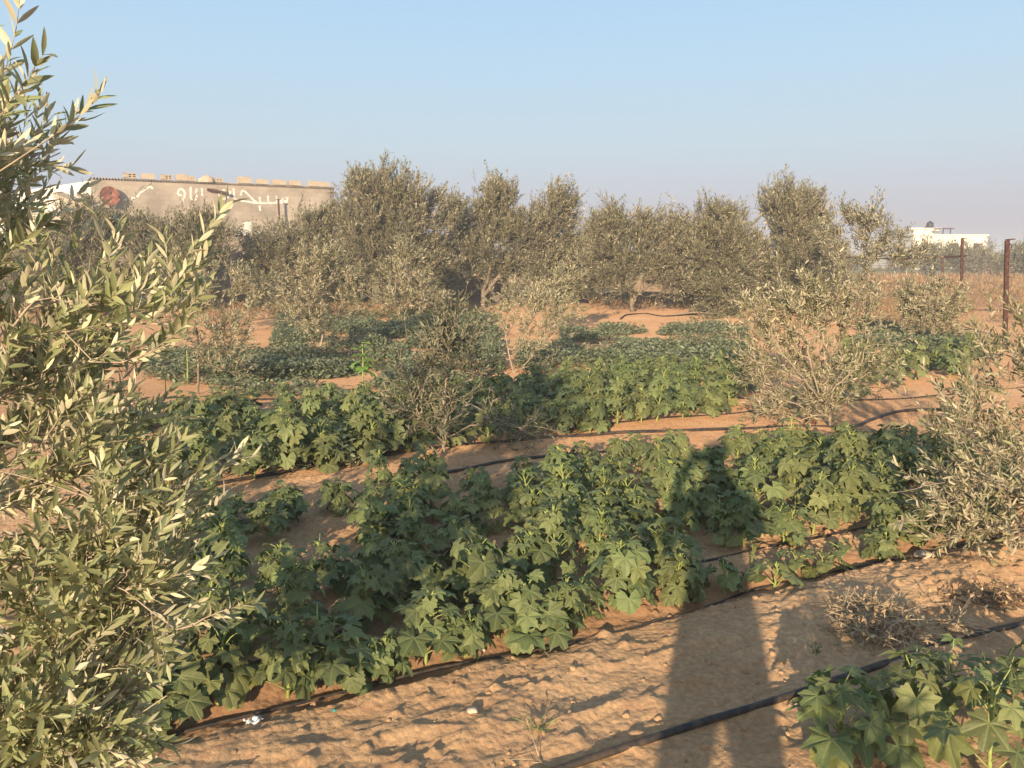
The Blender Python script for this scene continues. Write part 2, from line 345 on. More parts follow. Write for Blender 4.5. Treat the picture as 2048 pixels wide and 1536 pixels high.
    t.links.new(b.outputs[0], ms.inputs[1]); t.links.new(tr.outputs[0], ms.inputs[2]); t.links.new(ms.outputs[0], t.nodes['Material Output'].inputs[0])
    return m
OKRA = okramat()

# ---------------------------------------------------------------- ground: one sheet, finest where it is closest
def axis(lo, f0, f1, hi, step, g):
    a = list(np.arange(f0, f1, step)); x = a[-1]; st = step
    while x < hi: st = max(step, st*g); x += st; a.append(x)
    b = []; x = f0; st = step
    while x > lo: st = max(step, st*g); x -= st; b.append(x)
    return np.array(b[::-1]+a)
ys = axis(-60, 2.0, 4.2, 3500, .0125, 1.014); xs = axis(-2500, -2.3, 3.0, 2500, .0125, 1.016)
X, Y = np.meshgrid(xs, ys); Z = gz(X, Y); ny, nx = X.shape
idx = np.arange(nx*ny).reshape(ny, nx)
Q = np.stack([idx[:-1, :-1], idx[:-1, 1:], idx[1:, 1:], idx[1:, :-1]], -1).reshape(-1, 4)
go = link('ground', fastmesh('ground', np.stack([X, Y, Z], -1).reshape(-1, 3), Q, smooth=True), SOIL)
tag(go, 'bare reddish sandy soil of the farm plot running to the horizon', kind='structure')
del X, Y, Z, Q, idx

# ---------------------------------------------------------------- leaves and wood in bulk
def frames(d, nrm):
    x = unit(d); n = nrm-x*np.sum(nrm*x, -1, keepdims=True); n = unit(n); y = np.cross(n, x); return x, y, n
def leaves_mesh(name, p, d, nrm, L, Wd, detail):
    if detail == 2:
        vs = [0, .12, .35, .62, .86, 1]; ws = [.1, .55, 1, .9, .48, .03]
        T = [(v, s*wv, abs(s)*.22*wv-.0*v) for v, wv in zip(vs, ws) for s in (-1, 0, 1)]
        Fq = [(i*3+j, (i+1)*3+j, (i+1)*3+j+1, i*3+j+1) for i in range(5) for j in range(2)]
    elif detail == 1:
        T = [(0, 0, 0), (.32, 1, .2), (.78, .75, .15), (1, 0, 0), (.78, -.75, .15), (.32, -1, .2)]
        Fq = [(0, 3, 2, 1), (0, 5, 4, 3)]
    else:
        T = [(0, 0, 0), (.45, -1, 0), (1, 0, 0), (.45, 1, 0)]; Fq = [(0, 1, 2, 3)]
    T = np.array(T, dtype=np.float32); Fq = np.array(Fq)
    x, y, n = frames(d, nrm)
    bend = np.random.uniform(-.28, .12, len(p))[:, None] if detail else np.zeros((len(p), 1))
    lx = T[None, :, 0]*L[:, None]; ly = T[None, :, 1]*Wd[:, None]*.5; lz = T[None, :, 2]*Wd[:, None]*.6+bend*(T[None, :, 0]**2)*L[:, None]
    V = p[:, None, :]+x[:, None, :]*lx[..., None]+y[:, None, :]*ly[..., None]+n[:, None, :]*lz[..., None]
    k = len(T); Qs = (Fq[None]+(np.arange(len(p))*k)[:, None, None]).reshape(-1, 4)
    if detail == 1: Qs = Qs[:, ::-1]
    if detail == 2: Qs = Qs
    return fastmesh(name, V.reshape(-1, 3), Qs, smooth=(detail == 2))
def tubes(p0, p1, r0, r1, n):
    x = unit(p1-p0); a = np.where(np.abs(x[:, 2:3]) < .9, np.array([[0, 0, 1.]]), np.array([[1., 0, 0]]))
    u = unit(np.cross(x, a)); v = np.cross(x, u)
    an = np.arange(n)*2*math.pi/n
    ring = u[:, None, :]*np.cos(an)[None, :, None]+v[:, None, :]*np.sin(an)[None, :, None]
    V = np.concatenate([p0[:, None]+ring*r0[:, None, None], p1[:, None]+ring*r1[:, None, None]], 1)
    k = np.arange(n); k2 = (k+1) % n
    f = np.stack([k, k2, k2+n, k+n], -1)
    Qs = (f[None]+(np.arange(len(p0))*2*n)[:, None, None]).reshape(-1, 4)
    return V.reshape(-1, 3), Qs
def sample_lobes(lobes, n, rng):
    """lobes: (centre, radii, weight); points fill them, thicker towards the outside"""
    wts = np.array([l[2] if len(l) > 2 else l[1][0]*l[1][1]*l[1][2] for l in lobes]); wts = wts/wts.sum()
    ch = rng.choice(len(lobes), n, p=wts); d = unit(rng.normal(size=(n, 3))); r = rng.uniform(.12, 1, n)**.5
    c = np.array([l[0] for l in lobes])[ch]; rr = np.array([l[1] for l in lobes])[ch]
    return c+d*rr*r[:, None]
def grow(stems, targets, rng, step=.12, pathw=.25, up=.25):
    cap = 400000; P = np.zeros((cap, 3)); par = np.full(cap, -1); pl = np.zeros(cap); D = np.zeros((cap, 3)); n = 0; fixed = {}
    for pts, rads in stems:
        pts = [np.array(q, dtype=float) for q in pts]
        last = -1
        for i in range(len(pts)-1):
            m = max(1, int(np.linalg.norm(pts[i+1]-pts[i])/step))
            for k in range(0 if i == 0 else 1, m+1):
                q = pts[i]+(pts[i+1]-pts[i])*k/m
                rr = rads[i]+(rads[i+1]-rads[i])*k/m
                if last < 0 and n > 0:
                    dd = np.linalg.norm(P[:n]-q, axis=1); j = int(dd.argmin()); last = j
                    if dd[j] < 1e-6: continue
                P[n] = q+(rng.normal(size=3)*step*.06 if (i or k) else 0); par[n] = last; D[n] = unit(pts[i+1]-pts[i]); pl[n] = pl[last]+step if last >= 0 else 0
                fixed[n] = rr; last = n; n += 1
    base = P[0]; order = np.argsort(np.linalg.norm(targets-base, axis=1)); ends = []
    for ti in order:
        tg = targets[ti]; v = tg-P[:n]; dd = np.linalg.norm(v, axis=1)
        cost = dd*(1+.35*(1-(v*D[:n]).sum(1)/np.maximum(dd, 1e-6)))+pathw*pl[:n]
        j = int(cost.argmin()); d = dd[j]
        if d < .015: continue
        c = P[j]+(D[j]*.45+np.array((0, 0, up*.4)))*d*.6
        m = max(2, int(d/step)); last = j
        for k in range(1, m+1):
            u = k/m; q = (1-u)**2*P[j]+2*u*(1-u)*c+u*u*tg+rng.normal(size=3)*step*.05
            P[n] = q; par[n] = last; D[n] = unit(q-P[last]); pl[n] = pl[last]+np.linalg.norm(q-P[last]); last = n; n += 1
        ends.append(n-1)
    return P[:n], par[:n], D[:n], fixed, np.array(ends)
def tree(name, label, cat, group, stems, lobes, ntar, twigs, twlen, pairs, leafL, leafW, detail, lm, bark, seed, r0=.0016, dirb=(0, 0, .5), step=.12, cap=None, extra=None, up=.25, pathw=.25, spread=.7, expo=2.4, outw=.6, tuft=None):
    rng = np.random.default_rng(seed); np.random.seed(seed)
    base = np.array(stems[0][0][0], dtype=float)
    root = empty(name, base, label, cat, group)
    if tuft:
        nt_ = max(6, ntar//tuft[0]); tc_ = sample_lobes(lobes, nt_, rng); k_ = rng.integers(0, nt_, ntar)
        tr_ = tuft[1]*rng.uniform(.5, 1.4, nt_)
        tg = tc_[k_]+rng.normal(size=(ntar, 3))*tr_[k_][:, None]*np.array((.55, .55, .62))
    else: tg = sample_lobes(lobes, ntar, rng)
    if extra is not None: tg = np.concatenate([tg, extra])
    tg[:, 2] = np.maximum(tg[:, 2], base[2]+.05)
    P, par, D, fixed, ends = grow(stems, tg, rng, step, pathw, up)
    n = len(P); acc = np.zeros(n); kids = np.zeros(n, int)
    rad = np.zeros(n)
    for i in range(n-1, -1, -1):
        rad[i] = max(acc[i], r0**expo)**(1/expo)
        if par[i] >= 0: acc[par[i]] += rad[i]**expo; kids[par[i]] += 1
    for i, rr in fixed.items(): rad[i] = rr if cap is None else min(rad[i]*1.05, rr)
    for i in range(n):
        if par[i] >= 0: rad[i] = min(rad[i], rad[par[i]])
    sel = np.where(par >= 0)[0]
    V1, Q1 = tubes(P[par[sel]], P[sel], rad[par[sel]], rad[sel], 7 if detail == 2 else 5)
    # trunk cut: the given stems are the trunk, everything grown from them the boughs
    thin = np.array([i for i, rr in fixed.items() if rad[i] < .0048 and detail >= 1], dtype=int)
    if len(thin): thin = rng.choice(thin, min(len(thin), max(4, len(thin)*2//3)), replace=False); ends = np.concatenate([ends, thin])
    ctr = P[ends].mean(0)
    k = rng.integers(1, twigs*2, len(ends)); si = np.repeat(ends, k)
    # start a bit back along the bough for some twigs
    back = rng.integers(0, 5, len(si))
    for b in range(4):
        mk = (back > b) & (par[si] >= 0); si = np.where(mk, par[si], si)
    p0 = P[si]; m = len(si)
    out = unit(p0-ctr)
    d = unit(D[si]*.8+out*outw+rng.normal(size=(m, 3))*spread+np.array(dirb))
    L = twlen*rng.uniform(.5, 1.25, m); cv = np.array((0, 0, 1.))*rng.uniform(-.15, .35, m)[:, None]+rng.normal(size=(m, 3))*.12
    S = 3; vv = []; qq = []; off = 0
    for s in range(S):
        a, b_ = s/S, (s+1)/S
        A = p0+d*(L*a)[:, None]+cv*(L*a*a)[:, None]; B = p0+d*(L*b_)[:, None]+cv*(L*b_*b_)[:, None]
        V, Qs = tubes(A, B, np.full(m, r0*(1-a*.6)), np.full(m, r0*(1-b_*.6)), 4 if detail == 2 else 3); vv.append(V); qq.append(Qs+off+len(V1)); off += len(V)
    o = link('trunk', fastmesh('trunk', np.concatenate([V1]+vv)-base, np.concatenate([Q1]+qq), smooth=True), bark, root)
    # leaves in opposite pairs
    us = np.linspace(.12, 1, pairs); lp = []; ld = []; ln = []
    sd = unit(np.cross(d, rng.normal(size=(m, 3)))); s2 = np.cross(d, sd)
    for j, u in enumerate(us):
        pos = p0+d*(L*u)[:, None]+cv*(L*u*u)[:, None]; tan = unit(d+2*cv*u)
        ax = sd if j % 2 == 0 else s2
        for sg in (-1, 1):
            ds = unit(tan*(.75+.5*u)+ax*sg*.85+np.array((0, 0, .18))+rng.normal(size=(m, 3))*.22)
            keep = rng.uniform(size=m) < .88
            lp.append(pos[keep]); ld.append(ds[keep]); ln.append((tan+rng.normal(size=(m, 3))*.35)[keep])
    lp = np.concatenate(lp); ld = np.concatenate(ld); ln = np.concatenate(ln); q = len(lp)
    sz = rng.uniform(.65, 1.2, q)
    lo = link('crown', leaves_mesh('crown', lp-base, ld, ln, leafL*sz, leafW*sz*rng.uniform(.8, 1.2, q), detail), lm, root)
    return root, q

total = 0
# ---------------------------------------------------------------- big olive tree at the left edge, right beside the camera
def PX(pts): return [W(*q) for q in pts]
TB = (-2.25, 1.55, 0)
st = [([TB, (-2.2, 1.55, .5), (-2.1, 1.5, 1.1), (-1.95, 1.5, 1.8), (-1.8, 1.45, 2.4)], [.075, .065, .05, .035, .015]),
      ([(-2.2, 1.55, .5), (-1.7, 1.6, .8)]+PX([(0, 1420, 1.6), (60, 1340, 1.6), (150, 1260, 1.55), (250, 1150, 1.5)]), [.03, .02, .01, .008, .006, .003]),
      ([(-2.1, 1.5, 1.1), (-1.75, 1.55, 1.3)]+PX([(0, 685, 1.6), (130, 665, 1.6), (260, 648, 1.6), (340, 642, 1.6), (400, 620, 1.6)]), [.03, .015, .0065, .006, .005, .004, .002]),
      ([W(130, 665, 1.6)]+PX([(190, 725, 1.58), (240, 730, 1.55), (340, 690, 1.5)]), [.004, .0035, .003, .0015]),
      ([(-1.98, 1.5, 1.7), (-1.6, 1.4, 1.75)]+PX([(0, 345, 1.4), (90, 295, 1.4), (125, 262, 1.4)]), [.02, .01, .005, .004, .002]),
      ([(-1.95, 1.5, 1.8), (-1.5, 1.35, 1.9)]+PX([(-25, 270, 1.35), (-8, 210, 1.35), (2, 150, 1.35)]), [.015, .01, .004, .003, .0015]),
      ([(-2.1, 1.5, 1.1), (-1.8, 1.55, 1.1)]+PX([(0, 940, 1.6), (100, 972, 1.6), (200, 1000, 1.6), (340, 1010, 1.62), (375, 990, 1.65)]), [.03, .015, .0075, .007, .006, .004, .002]),
      ([(-2.2, 1.55, .7), (-1.8, 1.6, .85)]+PX([(0, 1120, 1.6), (80, 1145, 1.6), (140, 1148, 1.6), (250, 1142, 1.6), (360, 1115, 1.6), (410, 1100, 1.65), (440, 1080, 1.7)]), [.03, .015, .007, .0065, .006, .005, .004, .003, .0015]),
      ([W(140, 1148, 1.6)]+PX([(250, 1180, 1.5), (300, 1222, 1.45), (350, 1255, 1.42), (380, 1256, 1.4), (410, 1240, 1.4)]), [.005, .004, .0035, .003, .0025, .0015]),
      ([(-2.2, 1.55, .4), (-1.7, 1.5, .35)]+PX([(100, 1500, 1.5), (200, 1470, 1.5), (280, 1430, 1.5), (330, 1395, 1.5)]), [.03, .015, .007, .005, .004, .0015]),
      ([W(260, 648, 1.6)]+PX([(240, 600, 1.62), (232, 570, 1.64)]), [.003, .003, .002]),
      ([W(350, 642, 1.6)]+PX([(340, 590, 1.62), (345, 548, 1.6)]), [.003, .002, .0015])]
def lobepx(l, D, r, wgt=None):
    c = W(l[0], l[1], D); s = D/F; q = (c, (l[2]*s, r, l[3]*s)); return q+((wgt,) if wgt else ())
lob = [lobepx((-10, 300, 62, 60), 1.7, .3, 2.2), lobepx((10, 390, 70, 50), 1.95, .25, 1.8), lobepx((-95, 190, 45, 70), 1.6, .25, .5),
       lobepx((-15, 460, 61, 50), 1.8, .3, 1.1), lobepx((45, 600, 105, 50), 1.75, .25, 1.5), lobepx((215, 610, 61, 35), 1.7, .2, .6),
       lobepx((45, 760, 184, 100), 1.8, .35, 3.4), lobepx((165, 800, 114, 90), 1.8, .3, 1.8), lobepx((25, 950, 220, 100), 1.8, .35, 4), lobepx((215, 900, 114, 90), 1.75, .25, 2.2),
       lobepx((295, 1000, 114, 90), 1.75, .25, 2.2), lobepx((115, 1120, 202, 100), 1.7, .35, 4), lobepx((265, 1130, 96, 90), 1.65, .25, 1.8),
       lobepx((45, 1300, 184, 110), 1.65, .35, 4.4), lobepx((195, 1310, 123, 90), 1.6, .25, 2.6), lobepx((85, 1460, 149, 90), 1.6, .3, 3.6), lobepx((215, 1440, 88, 80), 1.6, .22, 1.6),
       ((-2.4, 1.3, 1.3), (.4, .4, .7), 1.2)]
_, q = tree('olive_tree', 'large silvery leaved olive tree filling the left edge of the photo, nearest the camera', 'olive tree', 'olive trees of the farm',
     st, lob, 430, 2, .15, 10, .046, .0104, 2, OL_NEAR, BARKP, 7, r0=.0013, step=.05, cap=True, dirb=(.25, 0, .6), pathw=.5, spread=.5)
total += q
# ---------------------------------------------------------------- young olive at the right edge
b = (2.95, 3.92, 0); b = (b[0], b[1], gz1(b[0], b[1]))
st = [([b, (2.94, 3.92, .25), (2.93, 3.95, .5), (2.88, 4.0, .9), (2.9, 4.0, 1.25), (2.86, 3.95, 1.5)], [.028, .022, .016, .010, .006, .003]),
      ([(2.94, 3.92, .25)]+PX([(2040, 1048, 3.9), (1960, 1058, 3.8), (1890, 1080, 3.75), (1835, 1052, 3.7)]), [.012, .007, .006, .004, .002]),
      ([(2.93, 3.93, .42)]+PX([(2040, 995, 3.9), (1975, 958, 3.85), (1900, 962, 3.8), (1780, 985, 3.75)]), [.012, .008, .006, .004, .002]),
      ([W(1975, 958, 3.85)]+PX([(1900, 1010, 3.7), (1850, 1040, 3.65), (1815, 1042, 3.6)]), [.005, .004, .003, .0015]),
      ([(2.9, 3.97, .7)]+PX([(2010, 900, 3.9), (1960, 860, 3.9), (1890, 790, 3.9), (1885, 752, 3.9)]), [.01, .006, .005, .003, .0015]),
      ([(2.89, 3.99, .85)]+PX([(2010, 760, 4), (1965, 690, 4), (1945, 660, 4)]), [.008, .005, .003, .0015])]
lob = [lobepx((1960, 1000, 105, 85), 3.85, .4, 3.2), lobepx((1945, 880, 90, 80), 3.9, .4, 2.6), lobepx((1900, 1030, 70, 50), 3.75, .25, .8), lobepx((2040, 940, 80, 110), 4.0, .45, 2.6), lobepx((2020, 780, 60, 100), 4.0, .35, 1.5),
       lobepx((2010, 680, 45, 60), 4.0, .25, .7), ((3.2, 4.0, .8), (.5, .5, .5), 3), lobepx((1925, 775, 35, 35), 3.9, .2, .3)]
_, q = tree('olive_tree', 'young olive cut off by the right photo edge, low branches reaching left over sand', 'olive tree', 'olive trees of the farm',
     st, lob, 300, 2, .14, 8, .046, .0105, 1, OL_MID, BARKP, 12, r0=.0014, step=.06, cap=True, dirb=(-.1, 0, .5))
total += q
# ---------------------------------------------------------------- young olives among the rows
def young(label, bx, by, crown, D, fork, n, lm, bark, seed, leafL=.055, stemr=.02, tw=2, dirb=(0, 0, .6), detail=1, pairs=6, twlen=.15, name='olive_tree', leafW=None, r0=.0017, pathw=.3, spread=.7, lean=0):
    """crown: list of (px, py, rx, ry, weight) around the depth of the foot; fork: list of px polylines for main limbs"""
    g = G(bx, by); sc = g[1]/F
    z0 = gz1(g[0], g[1]); foot = (g[0], g[1], z0-.02)
    st = []
    for i, f in enumerate(fork):
        pts = [W(px, py, g[1]+dy) for px, py, dy in f]
        if i == 0: pts = [foot]+pts
        r = np.linspace(stemr*(1 if i == 0 else .55), stemr*.15, len(pts)); st.append((pts, list(r)))
    lob = [(W(c[0], c[1], g[1]+(c[5] if len(c) > 5 else 0)), (c[2]*sc, (c[2]+c[3])*.5*sc*.9, c[3]*sc), c[4]) for c in crown]
    return tree(name, label, 'olive tree', 'olive trees of the farm', st, lob, int(n*.92), tw, twlen, pairs, leafL, leafW or leafL*.22, detail, lm, bark, seed, r0=r0, step=.07, cap=True, dirb=dirb, pathw=pathw, spread=spread, tuft=(7, .16))[1]
# front middle one, dark topped
total += young('young olive tree with a dark upright top, rooted beside the black hose, middle', 888, 908,
    [(890, 690, 48, 55, 2.3), (905, 660, 30, 25, .7), (850, 745, 55, 45, 1.2), (940, 750, 50, 45, 1.0), (830, 800, 45, 40, .8), (985, 825, 55, 30, .9), (900, 800, 80, 50, 1.4), (1040, 862, 22, 8, .15)],
    6.09, [[(890, 870, 0), (888, 800, 0), (893, 740, .05), (893, 680, 0)], [(888, 885, 0), (850, 850, 0), (822, 790, -.1), (812, 760, -.1)], [(890, 875, 0), (940, 852, 0), (985, 848, -.1), (1055, 858, -.15)], [(890, 870, 0), (920, 830, .2), (955, 780, .2), (980, 740, .2)]],
    330, OL_DARK, BARKP, 31, stemr=.016, leafL=.05)
# right one with pale crown
total += young('broad pale young olive tree with several bare stems fanning from its foot, right of centre', 1662, 852,
    [(1620, 612, 80, 42, 3.0), (1700, 625, 48, 40, 1.3), (1550, 700, 60, 70, 1.3), (1650, 700, 90, 60, 1.8), (1745, 735, 52, 45, 1.2), (1540, 780, 40, 40, .7), (1600, 780, 60, 40, .8), (1590, 815, 50, 18, .2), (1760, 760, 28, 25, .3), (1525, 640, 35, 40, .7), (1515, 720, 30, 35, .5)],
    7.1, [[(1658, 810, 0), (1652, 750, 0), (1648, 690, 0), (1640, 600, 0)], [(1662, 830, 0), (1638, 790, 0), (1620, 720, -.1), (1600, 640, -.1)], [(1640, 800, 0), (1590, 735, -.2), (1550, 690, -.2)], [(1664, 820, 0), (1690, 770, .1), (1740, 750, .1), (1780, 770, .1)], [(1662, 800, 0), (1682, 700, .2), (1690, 620, .2)], [(1660, 815, 0), (1700, 790, -.2), (1712, 780, -.2)]],
    640, OL_MID, BARKP, 32, stemr=.028, leafL=.052, twlen=.12)
total += young('thin young olive tree with a pale crooked trunk and sparse leaves, centre', 1028, 747,
    [(1040, 600, 55, 35, 1.1), (1100, 620, 35, 50, .9), (1060, 660, 60, 45, 1.2), (1010, 680, 30, 30, .35), (1090, 700, 40, 25, .4)],
    10.3, [[(1018, 710, 0), (1010, 660, 0), (1002, 620, 0), (985, 585, 0)], [(1025, 700, 0), (1050, 670, .1), (1062, 620, .1)], [(1006, 640, 0), (1024, 615, 0), (1030, 580, 0)], [(1024, 712, 0), (1048, 690, 0), (1090, 660, .2)]],
    200, OL_MID, BARKP, 33, stemr=.032, leafL=.052, tw=2)
total += young('round crowned young olive tree on a short straight trunk, left of centre', 640, 704,
    [(645, 560, 82, 62, 3), (640, 520, 55, 35, 1.2), (600, 610, 45, 35, .8), (690, 610, 45, 40, .8), (640, 640, 60, 25, .5), (715, 570, 22, 30, .2)],
    12.4, [[(645, 670, 0), (643, 640, 0), (640, 590, 0), (640, 520, 0)], [(644, 668, 0), (672, 640, 0), (690, 590, .1)], [(644, 650, 0), (610, 610, -.1), (590, 560, -.1)]],
    540, OL_MID, BARKP, 34, stemr=.04, leafL=.06)
total += young('slim young olive tree with a pointed top in front of the tallest olive', 800, 642,
    [(812, 520, 32, 40, 1.3), (800, 560, 50, 40, 1.4), (850, 590, 45, 35, 1), (780, 600, 35, 25, .5), (890, 590, 20, 20, .2), (800, 500, 14, 20, .2)],
    18, [[(795, 610, 0), (790, 580, 0), (795, 540, 0), (802, 500, 0)], [(796, 618, 0), (840, 590, 0), (870, 570, 0)], [(795, 615, 0), (765, 598, 0), (755, 585, 0)]],
    340, OL_MID, BARKP, 35, stemr=.05, leafL=.09)
total += young('small sparse olive sapling on a thin grey stem just right of the near tree', 396, 785,
    [(400, 570, 50, 50, .9), (420, 660, 80, 45, 1.5), (450, 720, 60, 35, .7), (370, 640, 45, 45, .7), (360, 530, 25, 40, .3), (500, 660, 30, 30, .25)],
    8.8, [[(397, 740, 0), (397, 690, 0), (390, 640, 0), (370, 580, 0), (362, 510, 0)], [(396, 710, 0), (430, 680, .1), (470, 640, .1)], [(396, 700, 0), (370, 660, -.1), (350, 640, -.1)]],
    260, OL_MID, BARK, 36, stemr=.017, leafL=.055)
total += young('bushy young olive tree between the fence post and the mid distance tree at right', 1868, 692,
    [(1860, 610, 55, 45, 2), (1835, 570, 25, 22, .4), (1900, 640, 50, 30, .9), (1820, 640, 40, 25, .6), (1870, 575, 25, 25, .5), (1930, 620, 22, 18, .2)],
    13.5, [[(1868, 655, 0), (1866, 620, 0), (1860, 570, 0)], [(1868, 670, 0), (1895, 640, 0), (1915, 605, 0)], [(1868, 660, 0), (1835, 640, 0), (1815, 620, 0)]],
    330, OL_MID, BARKP, 37, stemr=.03, leafL=.075)
total += young('low bushy young olive tree growing just behind the thin crooked one', 1112, 668,
    [(1115, 590, 45, 35, 1.6), (1140, 560, 28, 22, .5), (1080, 600, 30, 28, .6), (1130, 630, 40, 20, .5), (1105, 560, 18, 18, .3)],
    15, [[(1112, 640, 0), (1108, 610, 0), (1112, 560, 0)], [(1112, 650, 0), (1140, 620, 0), (1145, 580, 0)], [(1112, 645, 0), (1085, 615, 0)]],
    280, OL_MID, BARKP, 38, stemr=.035, leafL=.08)
total += young('low young olive tree left of the round crowned young olive', 470, 668,
    [(460, 560, 70, 50, 2), (390, 570, 55, 55, 1.6), (520, 590, 40, 30, .8), (330, 560, 40, 40, .7)],
    15, [[(470, 640, 0), (465, 600, 0), (460, 550, 0)], [(468, 640, 0), (420, 600, 0), (390, 560, 0)]],
    330, OL_MID, BARKP, 39, stemr=.035, leafL=.08)
total += young('medium airy olive tree with a stout trunk behind the pale one at right', 1742, 652,
    [(1700, 450, 45, 38, 1.3), (1740, 440, 35, 32, 1.3), (1770, 500, 60, 38, 2.0), (1700, 530, 60, 30, 1.3), (1650, 450, 22, 35, .3), (1830, 520, 38, 28, 1.0), (1665, 560, 35, 35, .7), (1730, 580, 50, 30, .7)],
    17.2, [[(1740, 610, 0), (1748, 560, 0), (1735, 510, 0), (1725, 440, 0)], [(1744, 580, 0), (1700, 545, 0), (1680, 500, 0), (1660, 440, 0)], [(1742, 615, 0), (1770, 595, 0), (1815, 585, 0)], [(1746, 560, 0), (1790, 520, 0), (1830, 505, 0)]],
    480, OL_FAR, BARK, 40, stemr=.11, leafL=.085, twlen=.24)
# ---------------------------------------------------------------- old olives along the back
def old(label, bx, D, crown, n, seed, lm=OL_FAR, trunk=None, stemr=.14, leafL=.105, dirb=(.2, 0, .7), tw=3, name='olive_tree', pairs=6, twlen=.30, bark=BARK, tuft=(20, .36)):
    crown = [(c[0]+(c[0]-bx)*.02, c[1]+max(0, min(30, (530-c[1])*.24)), c[2]*.93, c[3]*1.0)+tuple(c[4:]) for c in crown]
    sc = D/F
    x0 = W(bx, 505+CAMH/D*F, D)[0]; z0 = gz1(x0, D)
    foot = (x0, D, z0-.05)
    top = max(crown, key=lambda c: c[4])
    if trunk is None: trunk = [[(bx+6, 560, 0), (bx-4, 520, 0), (top[0], top[1], 0)]]
    st = []
    for i, f in enumerate(trunk):
        pts = [W(px, py, D+dy) for px, py, dy in f]
        if i == 0: pts = [foot]+pts
        st.append((pts, list(np.linspace(stemr*(1 if i == 0 else .7), stemr*.2, len(pts)))))
    lob = [(W(c[0], c[1], D+(c[5] if len(c) > 5 else 0)), (c[2]*sc, max(.5, (c[2]+c[3])*.5*sc*.85), c[3]*sc), c[4]) for c in crown]
    n = int(n*1.8)
    return tree(name, label, 'olive tree', 'olive trees of the farm', st, lob, n, tw, twlen, pairs, leafL, leafL*.26, 0, lm, bark, seed, r0=.004, step=.16, cap=True, dirb=dirb, pathw=.2, spread=.45, tuft=tuft, outw=.35)[1]
total += old('tallest and widest old olive tree, dark and full, left of centre before the block wall', 790, 22,
    [(760, 370, 55, 42, 2.2), (820, 380, 55, 40, 2), (875, 400, 38, 35, 1), (740, 440, 60, 50, 2.6), (820, 460, 75, 50, 3.2), (720, 520, 55, 45, 2), (790, 540, 70, 45, 2.6), (850, 500, 45, 40, 1.2), (735, 340, 28, 20, .6), (800, 585, 80, 30, 1.4), (700, 400, 22, 30, .5), (850, 570, 45, 40, 1.2), (870, 540, 35, 35, .8)],
    1500, 51, tw=3, dirb=(.25, 0, .8))
total += old('dark rounded olive tree adjoining the tallest one on its left side', 620, 22.5,
    [(645, 455, 45, 33, 2), (590, 465, 34, 25, .8), (600, 510, 60, 40, 2), (540, 500, 50, 35, 1.4), (655, 540, 55, 40, 1.8), (500, 530, 50, 35, 1.2), (560, 560, 70, 35, 1.6), (655, 428, 20, 14, .3)],
    900, 52)
total += old('old olive tree with two forked trunks before the wall gap, centre of the back row', 968, 23,
    [(990, 400, 50, 38, 1.8), (960, 450, 45, 45, 1.6), (1030, 430, 50, 40, 1.8), (1000, 500, 60, 40, 1.8), (1100, 430, 50, 45, 2.2), (1110, 490, 52, 40, 2), (1060, 540, 60, 28, 1.3), (1125, 385, 28, 22, .6), (950, 510, 30, 35, .8), (1100, 560, 50, 25, .8), (1000, 365, 25, 12, .3)],
    1350, 53, trunk=[[(965, 585, 0), (978, 555, 0), (980, 520, 0), (990, 440, 0)], [(968, 590, 0), (990, 562, 0), (1030, 520, 0), (1060, 470, 0), (1100, 420, 0)]], stemr=.15)
total += old('olive tree with a curved bare trunk standing on open sand, right of centre', 1266, 21,
    [(1215, 450, 38, 40, 1.6), (1270, 460, 40, 32, 1.4), (1325, 450, 40, 32, 1.5), (1220, 520, 50, 38, 1.7), (1320, 510, 48, 35, 1.7), (1270, 540, 50, 25, .9), (1345, 550, 32, 30, .7), (1190, 550, 32, 28, .7), (1225, 410, 15, 18, .25), (1235, 560, 40, 22, .5)],
    950, 54, trunk=[[(1264, 600, 0), (1285, 580, 0), (1290, 540, 0), (1275, 480, 0)], [(1285, 580, 0), (1320, 555, 0), (1330, 500, 0)], [(1268, 595, 0), (1240, 560, 0), (1225, 490, 0)]], stemr=.13, tw=2)
total += old('full olive tree with foliage down to the ground, between curved trunk tree and tall one', 1440, 20,
    [(1440, 450, 40, 38, 1.5), (1415, 500, 42, 38, 1.5), (1465, 510, 40, 40, 1.5), (1440, 560, 55, 35, 1.8), (1440, 600, 48, 28, 1.2), (1395, 470, 22, 25, .4), (1450, 420, 25, 14, .3)],
    800, 55)
total += old('tall narrow olive tree with a flat topped crown, rising above its neighbours at right', 1580, 21.5,
    [(1572, 372, 36, 26, 1.5), (1564, 428, 36, 36, 1.6), (1600, 420, 32, 45, 1.4), (1590, 490, 50, 38, 1.8), (1570, 550, 62, 38, 2.2), (1540, 590, 50, 30, 1.2), (1610, 565, 35, 28, .8), (1548, 382, 18, 10, .3), (1600, 385, 14, 10, .2)],
    950, 56)
total += old('broad grey olive tree below the painted wall writing at left', 400, 21,
    [(378, 456, 34, 26, 1.5), (404, 428, 12, 10, .2), (300, 470, 38, 20, 1.2), (268, 442, 22, 13, .4), (400, 500, 60, 40, 2), (320, 510, 70, 45, 2.2), (420, 460, 22, 25, .4), (350, 570, 90, 40, 1.8)],
    950, 57)
total += old('grey green olive tree partly hidden by the near tree at the far left', 190, 20.5,
    [(200, 450, 45, 30, 1.2), (150, 450, 45, 38, 1.2), (210, 520, 55, 40, 1.6), (120, 520, 60, 50, 1.6), (170, 580, 80, 40, 1.6), (60, 500, 60, 50, 1.2), (40, 580, 80, 45, 1.2)],
    800, 58)
